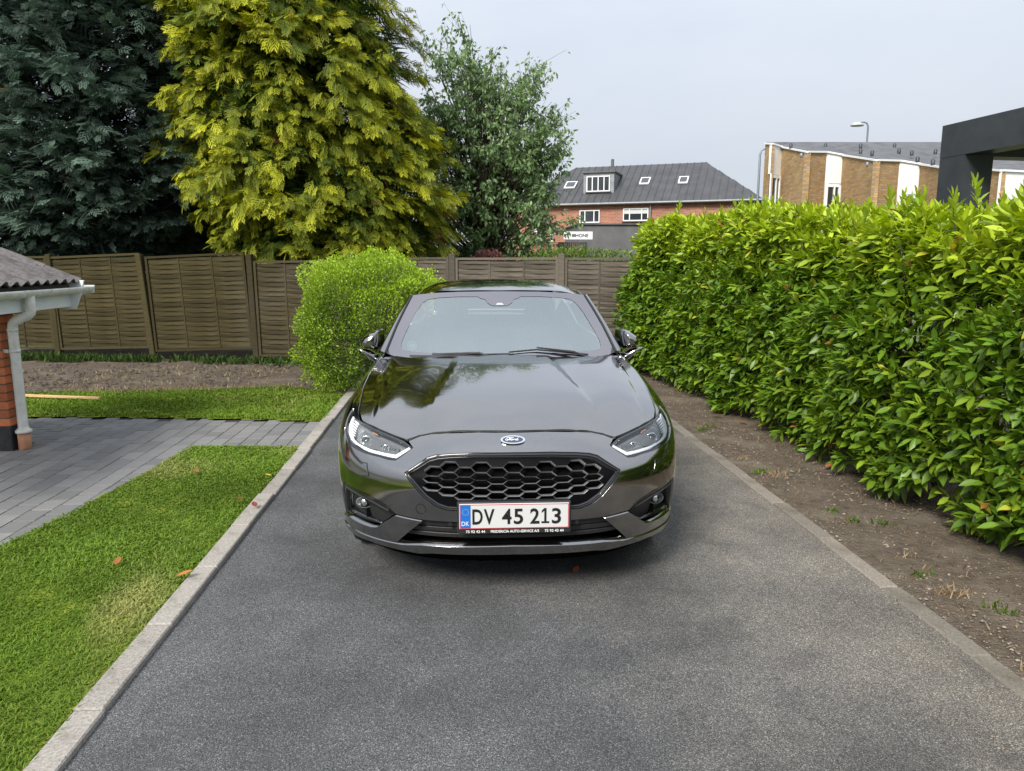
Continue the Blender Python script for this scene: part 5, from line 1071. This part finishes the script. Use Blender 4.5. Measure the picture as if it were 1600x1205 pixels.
# ---- oval badge with script
_p = surf_body(np.array([0.]), np.array([.781]))[0]; _n = normals_of(surf_body, np.array([0.]), np.array([.781]))[0]
Yx = Vector(_n); Xx = Vector((1, 0, 0)); Zx = Xx.cross(Yx) if Xx.cross(Yx).z > 0 else -Xx.cross(Yx)
BM = Matrix((Xx, Zx, Yx)).transposed().to_4x4(); BM.translation = Vector(_p)
m_bblue = mat_plain('badge_blue', (.03,.045,.085), .2, coat=.6)
def oval(a, b2, z0, z1, n=40): return [(a*math.cos(2*math.pi*k/n), b2*math.sin(2*math.pi*k/n), z0) for k in range(n)], z1-z0
def ov_prism(a, b2, z0, z1):
    m = MB(); pts, h = oval(a, b2, z0, z1); m.prism(pts, (0, 0, h)); return m
bg_ = ov_prism(.0575, .0265, .0, .007).build('badge', m_chrome, car); bg_.matrix_local = BM
ov_prism(.0485, .0190, .0071, .0078).build('badge_field', m_bblue, bg_)
scr = MB(); K = .0015
def stroke(pts, w=.0016): scr.tube([(x, y, .0086) for x, y in catmull(pts, 5)], w, 5)
stroke([(-.033,-.006),(-.034,.000),(-.027,.002),(-.022,-.003),(-.027,-.008),(-.031,-.006)]); stroke([(-.024,-.006),(-.017,.002),(-.012,.009),(-.018,.011),(-.026,.009),(-.029,.006)]); stroke([(-.018,.011),(-.008,.0095),(.004,.011)])
stroke([(-.017,-.006),(-.013,.002),(-.011,.006)]); stroke([(-.014,.0025),(-.008,.003)])
stroke([(-.006,.002),(-.010,-.002),(-.008,-.006),(-.003,-.005),(-.002,.000),(-.006,.002),(.000,.001)]); stroke([(.002,-.006),(.004,.002),(.005,-.001),(.009,.002),(.011,.0005)])
stroke([(.019,.001),(.014,.001),(.012,-.004),(.016,-.006),(.020,-.001)]); stroke([(.026,.011),(.022,.002),(.020,-.004),(.023,-.006),(.027,-.003)])
scr.build('badge_script', m_wtxt, bg_)
# ---- headlights
HL = [(.552,.734),(.64,.750),(.75,.766),(.86,.781),(.98,.796),(1.09,.806),(1.19,.817),(1.262,.828),(1.20,.797),(1.13,.768),(1.06,.742),(1.0,.725),(.92,.713),(.80,.702),(.70,.697),(.64,.692),(.607,.692)]
HLs = [(.535,.732),(.635,.7535),(.75,.7695),(.86,.785),(.98,.7995),(1.045,.8045),(1.09,.809),(1.19,.8215),(1.275,.833),(1.21,.795),(1.14,.760),(1.07,.732),(1.0,.714),(.92,.702),(.80,.691),(.70,.686),(.64,.681),(.600,.682)]
for sg in (1, -1):
    q = (lambda p: p) if sg > 0 else mir
    hd = panel('headlight', surf_body, q(HLs), m_gloss, car, holes=[q(HL)], offset=-.006, thick=.03, res=.02, edge=.01)
    panel('housing', surf_body, q(HLs), m_refl, hd, offset=-.045, thick=0, res=.02)
    panel('lens', surf_body, q(HL), m_lens, hd, offset=.0, thick=0, res=.02, edge=.01)
    # lower L-shaped light guide, with a thin second line above
    lg1 = [(.562,.733),(.578,.737),(.626,.706),(.70,.708),(.80,.714),(.92,.725),(.99,.737),(1.05,.756),(1.12,.785),(1.175,.812),(1.195,.812),(1.14,.780),(1.065,.748),(1.0,.730),(.92,.718),(.80,.7065),(.70,.7005),(.61,.6965)]
    panel('light_guide', surf_body, q(lg1), m_drl, hd, offset=-.010, thick=.014, res=.02, edge=.012)
    panel('lower_strip', surf_body, q([(.62,.6945),(.70,.6985),(.80,.7045),(.92,.716),(1.0,.728),(1.0,.7255),(.92,.7135),(.80,.702),(.70,.6965),(.625,.6925)]), m_chrome, hd, offset=-.006, thick=.01, res=.02)
    panel('bezel', surf_body, q([(.63,.718),(.70,.713),(.80,.719),(.92,.731),(.98,.742),(1.0,.765),(.985,.787),(.86,.771),(.75,.756),(.655,.742)]), m_lampdark, hd, offset=-.032, thick=.01, res=.02, edge=.012)
    for k in range(6):    # stacked fins at the outer end
        z0 = .748+k*.0095; s0 = 1.005+k*.014; panel('fin', surf_body, q([(s0,z0),(s0+.052,z0+.004),(s0+.054,z0+.009),(s0+.002,z0+.0055)]), m_drl, hd, offset=-.014, thick=.012, res=.03)
    panel('turn_signal', surf_body, q([(.85,.774),(.905,.7805),(.915,.785),(.865,.7785)]), m_amber, hd, offset=-.022, thick=.008, res=.03)
    for (s_, z_, rr_) in [(.905,.752,.030), (.735,.738,.022)]:
        c0 = surf_body(np.array([sg*s_]), np.array([z_]))[0]; nn = Vector(normals_of(surf_body, np.array([sg*s_]), np.array([z_]))[0]); f_ = Vector((nn.x*.35, -1, .05)).normalized(); Mq = f_.to_track_quat('Z', 'Y').to_matrix().to_4x4(); Mq.translation = Vector(c0)-nn*.040
        pj = MB().lathe([(rr_*.55,-.02),(rr_,.006),(rr_*1.05,.012),(rr_*.9,.012),(rr_*.62,.002)], 20, Mq).build('projector_bowl', m_chrome, hd)
        MB().lathe([(rr_*.6,.0),(rr_*.5,.010),(rr_*.25,.016),(0,.018)], 16, Mq).build('projector_lens', m_lens, pj)
    for k in range(7): # ribs under the inner lamp
        s0 = .665+k*.017; panel('rib', surf_body, q([(s0,.7245+k*.0012),(s0+.006,.725+k*.0012),(s0+.008,.735+k*.0012),(s0+.002,.7345+k*.0012)]), m_chrome, hd, offset=-.026, thick=.004, res=.05)
    # ---- fog lamp recess
    fg = panel('fog_recess', surf_body, q(FOG), m_plastic, bump, offset=-.045, thick=0, res=.02)
    panel('fog_brow', surf_body, q([(1.014,.504),(.985,.510),(.88,.510),(.74,.505),(.637,.472),(.582,.432),(.62,.437),(.74,.470),(.88,.484),(.99,.488)]), m_gloss, bump, offset=-.012, thick=.035, res=.02, edge=.012)
    panel('fog_trim_line', surf_body, q([(1.0,.486),(.88,.482),(.74,.468),(.63,.438),(.63,.434),(.74,.463),(.88,.477),(1.0,.481)]), m_satin, bump, offset=-.006, thick=.02, res=.02, edge=.012)
    panel('fog_sill', surf_body, q([(.705,.347),(.76,.341),(.85,.339),(.98,.339),(1.04,.329),(1.04,.345),(.98,.352),(.86,.352),(.77,.352)]), m_gloss, bump, offset=-.020, thick=.03, res=.02, edge=.012)
    panel('fog_outer', surf_body, q([(1.014,.504),(1.049,.42),(1.066,.345),(1.053,.33),(1.025,.40),(.99,.488)]), m_gloss, bump, offset=-.008, thick=.04, res=.02, edge=.012)
    s_, z_ = .845, .425; c0 = Vector(surf_body(np.array([sg*s_]), np.array([z_]))[0]); nn = Vector(normals_of(surf_body, np.array([sg*s_]), np.array([z_]))[0]); Mq = Vector((nn.x*.3, -1, .05)).normalized().to_track_quat('Z', 'Y').to_matrix().to_4x4(); Mq.translation = c0-nn*.036
    fl_ = MB().lathe([(.052,-.02),(.052,.008),(.046,.012),(.040,.004),(.02,-.006),(0,-.008)], 20, Mq @ Matrix.Diagonal((.85, .55, .8, 1))).build('fog_lamp', m_lampdark, bump)
    MB().lathe([(.045,.010),(.03,.020),(0,.024)], 20, Mq @ Matrix.Diagonal((.85, .55, .8, 1))).build('fog_lens', m_lens, fl_)
    MB().lathe([(.018,-.004),(.020,.012),(.016,.016),(0,.016)], 12, Mq).build('fog_bulb', m_chrome, fl_)
    # ---- fender, doors, sill, rear quarter
    fen = [(1.052,.8035),(1.15,.8235),(1.29,.853),(1.45,.880),(1.61,.903),(1.9,.943),(2.12,.975),(sy(1.63),.988),(sy(1.65),.93),(sy(1.665),.6),(sy(1.63),.3),(sy(1.62),.24),(sy(1.345),.24)]
    fen += arch(FA, 176, 40, n=26)+[(1.17,.66),(1.138,.755),(1.145,.762),(1.213,.796),(1.279,.8335),(1.19,.8225),(1.09,.811)]
    fd = panel('fender', surf_body, q(fen), m_paint, car, thick=.02, res=.025, edge=.015)
    dr = [(sy(1.638),.992),(sy(1.658),.93),(sy(1.673),.6),(sy(1.638),.3),(sy(1.63),.25),(sy(2.70),.25),(sy(2.72),.6),(sy(2.715),1.0),(sy(2.1),.998)]
    d1 = panel('front_door', surf_body, q(dr), m_paint, car, thick=.02, res=.05, edge=.03)
    d2 = panel('rear_door', surf_body, q([(sy(2.722),1.0),(sy(2.727),.6),(sy(2.707),.25),(sy(3.40),.25),(sy(3.42),.50),(sy(3.50),.62),(sy(3.66),.80),(sy(3.72),1.015)]), m_paint, car, thick=.02, res=.05, edge=.03)
    for dd, yh in ((d1, 2.52), (d2, 3.45)): panel('door_handle', surf_body, q([(sy(yh-.10),.845),(sy(yh+.10),.85),(sy(yh+.10),.875),(sy(yh-.10),.87)]), m_paint, dd, offset=.022, thick=.014, res=.03)
    panel('sill', surf_body, q([(sy(1.36),.234),(sy(3.42),.234),(sy(3.42),.16),(sy(1.36),.16)]), m_satin, car, offset=.004, thick=.03, res=.06)
    rq = [(sy(3.728),1.018),(sy(3.668),.80),(sy(3.505),.62)]+arch(FA+2.85, 30, 178, n=20)+[(sy(4.2),.24),(S_END-.9,.24),(S_END-.001,.24),(S_END-.001,1.05),(S_END-.7,1.05),(sy(4.35),1.06),(sy(4.0),1.04)]
    rqp = panel('rear_quarter', surf_body, q(rq), m_paint, car, thick=.02, res=.05, edge=.03)
    panel('tail_light', surf_body, q([(sy(4.42),.80),(sy(4.50),.98),(S_END-.45,.97),(S_END-.40,.84)]), m_red, rqp, offset=.006, thick=.01, res=.04)
    # ---- side glass, pillars, roof rail
    sd = lambda Y, Z, s=sg: surf_side(Y, Z, s)
    sg_ = panel('side_window', sd, [(1.80,1.005),(1.98,1.095),(2.2,1.215),(2.45,1.325),(2.7,1.352),(3.0,1.358),(3.5,1.325),(3.86,1.225),(3.74,1.025),(2.7,1.005)], m_sglass, car, offset=.0, thick=.004, res=.08, edge=.04)
    panel('centre_pillar', sd, [(2.66,1.0),(2.66,1.35),(2.76,1.352),(2.79,1.0)], m_gloss, sg_, offset=.004, thick=.004, res=.06)
    panel('rear_pillar', sd, [(3.755,1.02),(3.875,1.225),(3.95,1.26),(4.3,1.16),(4.6,1.06),(4.3,1.03)], m_paint, car, offset=.004, thick=.02, res=.05)
    zz = np.linspace(1.005, 1.36, 12); xe = np.interp(zz, [1.005,1.10,1.165,1.25,1.36], [.778,.748,.727,.694,.648]); inn = [tuple(p) for p in surf_screen(xe, zz)]
    ry = [2.5, 2.7, 3.0, 3.3, 3.6, 3.85]; rx = [.635,.628,.622,.612,.592,.570]; inn += [tuple(p) for p in surf_roof(np.array(rx), np.array(ry))]
    oy = np.linspace(1.72, 2.44, 12); oz = np.interp(oy, [1.72,1.9,2.1,2.25,2.44], [1.0,1.062,1.165,1.245,1.328]); outc = [tuple(p) for p in surf_side(oy, oz, 1)]+[tuple(p) for p in surf_side(np.array(ry), np.array([1.336,1.356,1.362,1.350,1.318,1.232]), 1)]
    inn, outc = np.array(inn), np.array(outc); rows = []
    for t in np.linspace(0, 1, 7):
        m_ = inn*(1-t)+outc*t; d_ = np.zeros_like(m_); d_[:, 0] = .6; d_[:, 2] = .8; d_[:, 1] = -.25; rows.append(m_+d_*(.030*math.sin(math.pi*t))*np.concatenate([np.full(12, .8), np.full(6, .55)])[:, None])
    G = np.array(rows); G[:, :, 0] *= sg; nr, nc = G.shape[:2]; I = np.arange(nr*nc).reshape(nr, nc); F = np.stack([I[:-1, :-1], I[1:, :-1], I[1:, 1:], I[:-1, 1:]], -1).reshape(-1, 4)
    if sg < 0: F = F[:, ::-1]
    nobj('roof_pillar', G.reshape(-1, 3), F, m_paint, car, smooth=True)
    # black moulding along the windscreen edge
    MB().tube([Vector((p[0]*sg, p[1]-.004, p[2]+.004)) for p in inn[:12]], .007, 6).build('screen_moulding', m_plastic, car)
    # ---- folded mirror
    C0 = np.array([.888, 1.80, 1.083]); prof = [(-.056,.060),(-.045,.068),(-.005,.058),(.040,.028),(.060,-.004),(.058,-.040),(.046,-.052),(.0,-.058),(-.05,-.066),(-.060,-.045),(-.058,.03)]
    secs = [(-.10,.30),(-.088,.62),(-.06,.86),(-.02,.98),(.06,1.0),(.14,.97),(.17,.85)]; V = []; F = []
    for yy, sc in secs:
        for (a, c_) in prof: V.append(((C0[0]+a*sc+(1-sc)*.0-.02*(yy > .1))*sg, C0[1]+yy, C0[2]+c_*sc-.01*(1-sc)))
    k = len(prof)
    for i in range(len(secs)-1):
        for j in range(k):
            f = (i*k+j, i*k+(j+1) % k, (i+1)*k+(j+1) % k, (i+1)*k+j); F.append(f if sg < 0 else f[::-1])
    F.append(tuple(range(k)) if sg > 0 else tuple(range(k))[::-1]); F.append(tuple((len(secs)-1)*k+j for j in range(k))[::(-1 if sg > 0 else 1)])
    mr_ = nobj('wing_mirror', V, F, m_paint, car, smooth=True); bv = mr_.modifiers.new('b', 'BEVEL'); bv.width = .010; bv.segments = 3; bv.harden_normals = True; bv.limit_method = 'ANGLE'; bv.angle_limit = R(18)
    arm = MB()
    pa = [(.968,1.79,1.028,.006),(.945,1.785,1.018,.010),(.918,1.785,1.006,.020),(.89,1.79,.985,.032),(.86,1.80,.965,.030),(.83,1.81,.955,.028)]
    V = []; F = []
    for (x, y, z, h_) in pa:
        for (dy, dzz) in ((-.055,-.25),(-.062,.35),(-.02,1.0),(.06,.9),(.06,-.8),(-.02,-1.0)): V.append((x*sg, y+dy, z+dzz*h_))
    for i in range(len(pa)-1):
        for j in range(6):
            f = (i*6+j, i*6+(j+1) % 6, (i+1)*6+(j+1) % 6, (i+1)*6+j); F.append(f if sg > 0 else f[::-1])
    F += [tuple(range(6))[::(-1 if sg > 0 else 1)], tuple(30+j for j in range(6))[::(1 if sg > 0 else -1)]]
    nobj('mirror_arm', V, F, m_paint, mr_, smooth=True)
    # ---- wheels
    for wy in (FA, FA+2.85):
        Mw = Matrix.Translation((sg*.760, wy, .333)) @ Matrix.Rotation(R(90)*sg, 4, 'Y')
        tyre = MB().lathe([(.225,-.105),(.29,-.117),(.322,-.105),(.333,-.075),(.334,0),(.333,.075),(.322,.105),(.29,.117),(.235,.108),(.225,.095)], 48, Mw)
        wh = empty('wheel', (0, 0, 0), 0, car); tyre.build('tyre', m_rubber, wh)
        rim = MB().lathe([(.228,-.1),(.228,.095),(.236,.108),(.225,.112),(.212,.09),(.205,-.08)], 40, Mw)
        for k in range(10):
            a = 2*math.pi*k/10; Mk = Mw @ Matrix.Rotation(a, 4, 'Z'); rim.box((.04, -.016, .062), (.218, .016, .095), Mk)
        rim.lathe([(0,.10),(.05,.098),(.065,.085),(.065,.05)], 20, Mw); rim.build('rim', m_alloy, wh)
        MB().lathe([(.0,.02),(.15,.02),(.15,.0),(.0,.0)], 30, Mw).build('brake_disc', m_alloy, wh)
        wl_ = MB(); pts_ = [(-.13, .372*math.cos(a), .372*math.sin(a)) for a in np.linspace(0, 2*math.pi, 40)]
        V = []; F = []
        for i, a in enumerate(np.linspace(R(-5), R(185), 30)):
            for xo in (-.28, .04): V.append((sg*(.80+xo), wy+.385*math.cos(a), .335+.385*math.sin(a)))
            if i: F.append((2*i-2, 2*i-1, 2*i+1, 2*i))
        nobj('wheel_liner', V, F, m_void, car)
# ---- windscreen, frit, cowl, roof, rear glass
WS = [(0,.985),(.40,.985),(.70,.99),(.777,1.005),(.748,1.10),(.727,1.165),(.694,1.25),(.646,1.361),(.5,1.377),(.3,1.387),(0,1.391)]
ws = panel('windscreen', surf_screen, sym(WS), m_screen, car, offset=.0, thick=0, res=.05, edge=.03)
FR = [(.0,1.2965),(.055,1.298),(.088,1.315),(.104,1.338),(.135,1.344),(.16,1.356),(.30,1.355),(.45,1.346),(.52,1.335),(.56,1.31),(.60,1.25),(.652,1.13),(.672,1.075),(.672,1.045),(.655,1.03),(.60,1.025),(0,1.025)]
m_frit, n, l, b = new_mat('black_frit'); n.remove(b); df = n.new('ShaderNodeBsdfDiffuse'); df.inputs['Color'].default_value = (.012,.011,.012,1); gl = n.new('ShaderNodeBsdfGlossy'); gl.inputs['Roughness'].default_value = 0; gl.inputs['Color'].default_value = (.88,.845,.87,1)
fr = n.new('ShaderNodeFresnel'); fr.inputs['IOR'].default_value = 4.3; mx = n.new('ShaderNodeMixShader'); l.new(fr.outputs['Fac'], mx.inputs['Fac']); l.new(df.outputs['BSDF'], mx.inputs[1]); l.new(gl.outputs['BSDF'], mx.inputs[2]); l.new(mx.outputs['Shader'], n['Material Output'].inputs['Surface'])
panel('frit_band', surf_screen, sym([(a*.999, b) for a, b in WS]), m_frit, ws, holes=[sym(FR)], offset=.002, thick=0, res=.05, edge=.02)
panel('camera_window', surf_screen, [(-.030,1.302),(.030,1.302),(.016,1.314),(-.016,1.314)], mat_plain('camera_window', (.45,.46,.47), .3), ws, offset=.003, thick=0, res=.05)
st_ = panel('parking_disc', surf_screen, [(-.60+.038*math.cos(a), 1.062+.028*math.sin(a)) for a in np.linspace(0, 2*math.pi, 24, endpoint=False)], mat_plain('pale_sticker', (.55,.60,.60), .5), ws, offset=-.006, thick=0, res=.05)
panel('disc_label', surf_screen, [(-.622,1.056),(-.578,1.056),(-.578,1.068),(-.622,1.068)], m_wframe, st_, offset=-.0045, thick=0, res=.05)
def surf_cowl(X, Y): return np.stack([X, Y, .985+.02*(Y-1.4)-.02*(np.abs(X)/.7)**2], -1)
panel('cowl', surf_cowl, sym([(0,1.36),(.5,1.42),(.74,1.56),(.77,1.70),(.6,1.62),(.3,1.50),(0,1.46)]), m_plastic, car, thick=0, res=.06)
panel('roof', surf_roof, sym([(0,2.285),(.3,2.312),(.5,2.355),(.632,2.405),(.637,2.5),(.630,2.7),(.624,3.0),(.614,3.3),(.594,3.6),(.572,3.85),(.3,3.90),(0,3.91)]), m_paint, car, thick=0, res=.04, edge=.03)
panel('rear_window', surf_roof, sym([(0,3.92),(.3,3.91),(.565,3.87),(.60,4.3),(.62,4.55),(.3,4.63),(0,4.64)]), m_sglass, car, thick=.004, res=.08, edge=.04)
panel('boot_lid', surf_roof, sym([(0,4.65),(.3,4.64),(.63,4.56),(.66,4.70),(.4,4.80),(0,4.83)]), m_paint, car, thick=.02, res=.06, edge=.04)
# wipers
def on_screen(x, z, o=.012):
    p = surf_screen(np.array([x]), np.array([z]))[0]; nn = normals_of(surf_screen, np.array([x]), np.array([z]))[0]; return Vector(p+nn*o)
for pts, base in [([(.04,1.026),(.22,1.037),(.38,1.020),(.56,.998)], (.56,.996)), ([(-.60,.994),(-.45,1.000),(-.25,1.011),(.04,1.017)], (-.02,1.000))]:
    wz = MB().tube([on_screen(x, z, .012) for x, z in pts], .0055, 6).build('wiper_blade', m_plastic, car)
    MB().tube([on_screen(base[0], base[1]-.02, .02), on_screen(base[0]*.7+pts[1][0]*.3, base[1]+.012, .026), on_screen(pts[1][0], pts[1][1]+.004, .022)], [.009, .008, .005], 6).build('wiper_arm', m_plastic, wz)
# ---- interior
MB().box((-.72, 1.75, .80), (.72, 2.05, .965), bev=.03).build('dashboard', m_dash, car)
MB().box((-.70, 1.9, .25), (.70, 4.3, .32)).build('cabin_floor', m_void, car)
MB().box((-.16, 1.85, .32), (.16, 2.9, .62), bev=.03).build('centre_console', m_dash, car)
sw = MB(); Ms = Matrix.Translation((.37, 2.13, .955)) @ Matrix.Rotation(R(68), 4, 'X')
sw.tube([Ms @ Vector((.185*math.cos(a), .185*math.sin(a), 0)) for a in np.linspace(0, 2*math.pi, 41)], .015, 8, cap=False)
swo = sw.build('steering_wheel', mat_plain('wheel_leather', (.10,.10,.10), .4), car); MB().lathe([(0,.03),(.06,.025),(.075,0),(.075,-.05)], 20, Ms).build('airbag_cover', m_dash, swo)
sp_ = MB()
for a in (0, math.pi, -math.pi/2): sp_.box((.06, -.018, -.012), (.18, .018, .008), Ms @ Matrix.Rotation(a, 4, 'Z'))
sp_.build('wheel_spokes', m_dash, swo)
for x in (-.37, .37):
    so = MB().box((-.24, 0, 0), (.24, .12, .62), bev=.05).build('front_seat', m_seat, car, (x, 2.82, .52), (R(-14), 0, 0))
    MB().box((-.13, 0, 0), (.13, .09, .19), bev=.04).build('headrest', m_seat, so, (0, .01, .64)); MB().box((-.25, -.50, -.02), (.25, .05, .14), bev=.04).build('seat_cushion', m_seat, so)
MB().box((-.62, 3.62, .5), (.62, 3.76, 1.10), bev=.05).build('rear_seat', m_seat, car)
MB().box((-.80, .9, .20), (.80, 4.4, .235)).build('underbody', m_void, car)
MB().box((-.72, .30, .24), (.72, 1.5, .70)).build('engine_bay', m_void, car)
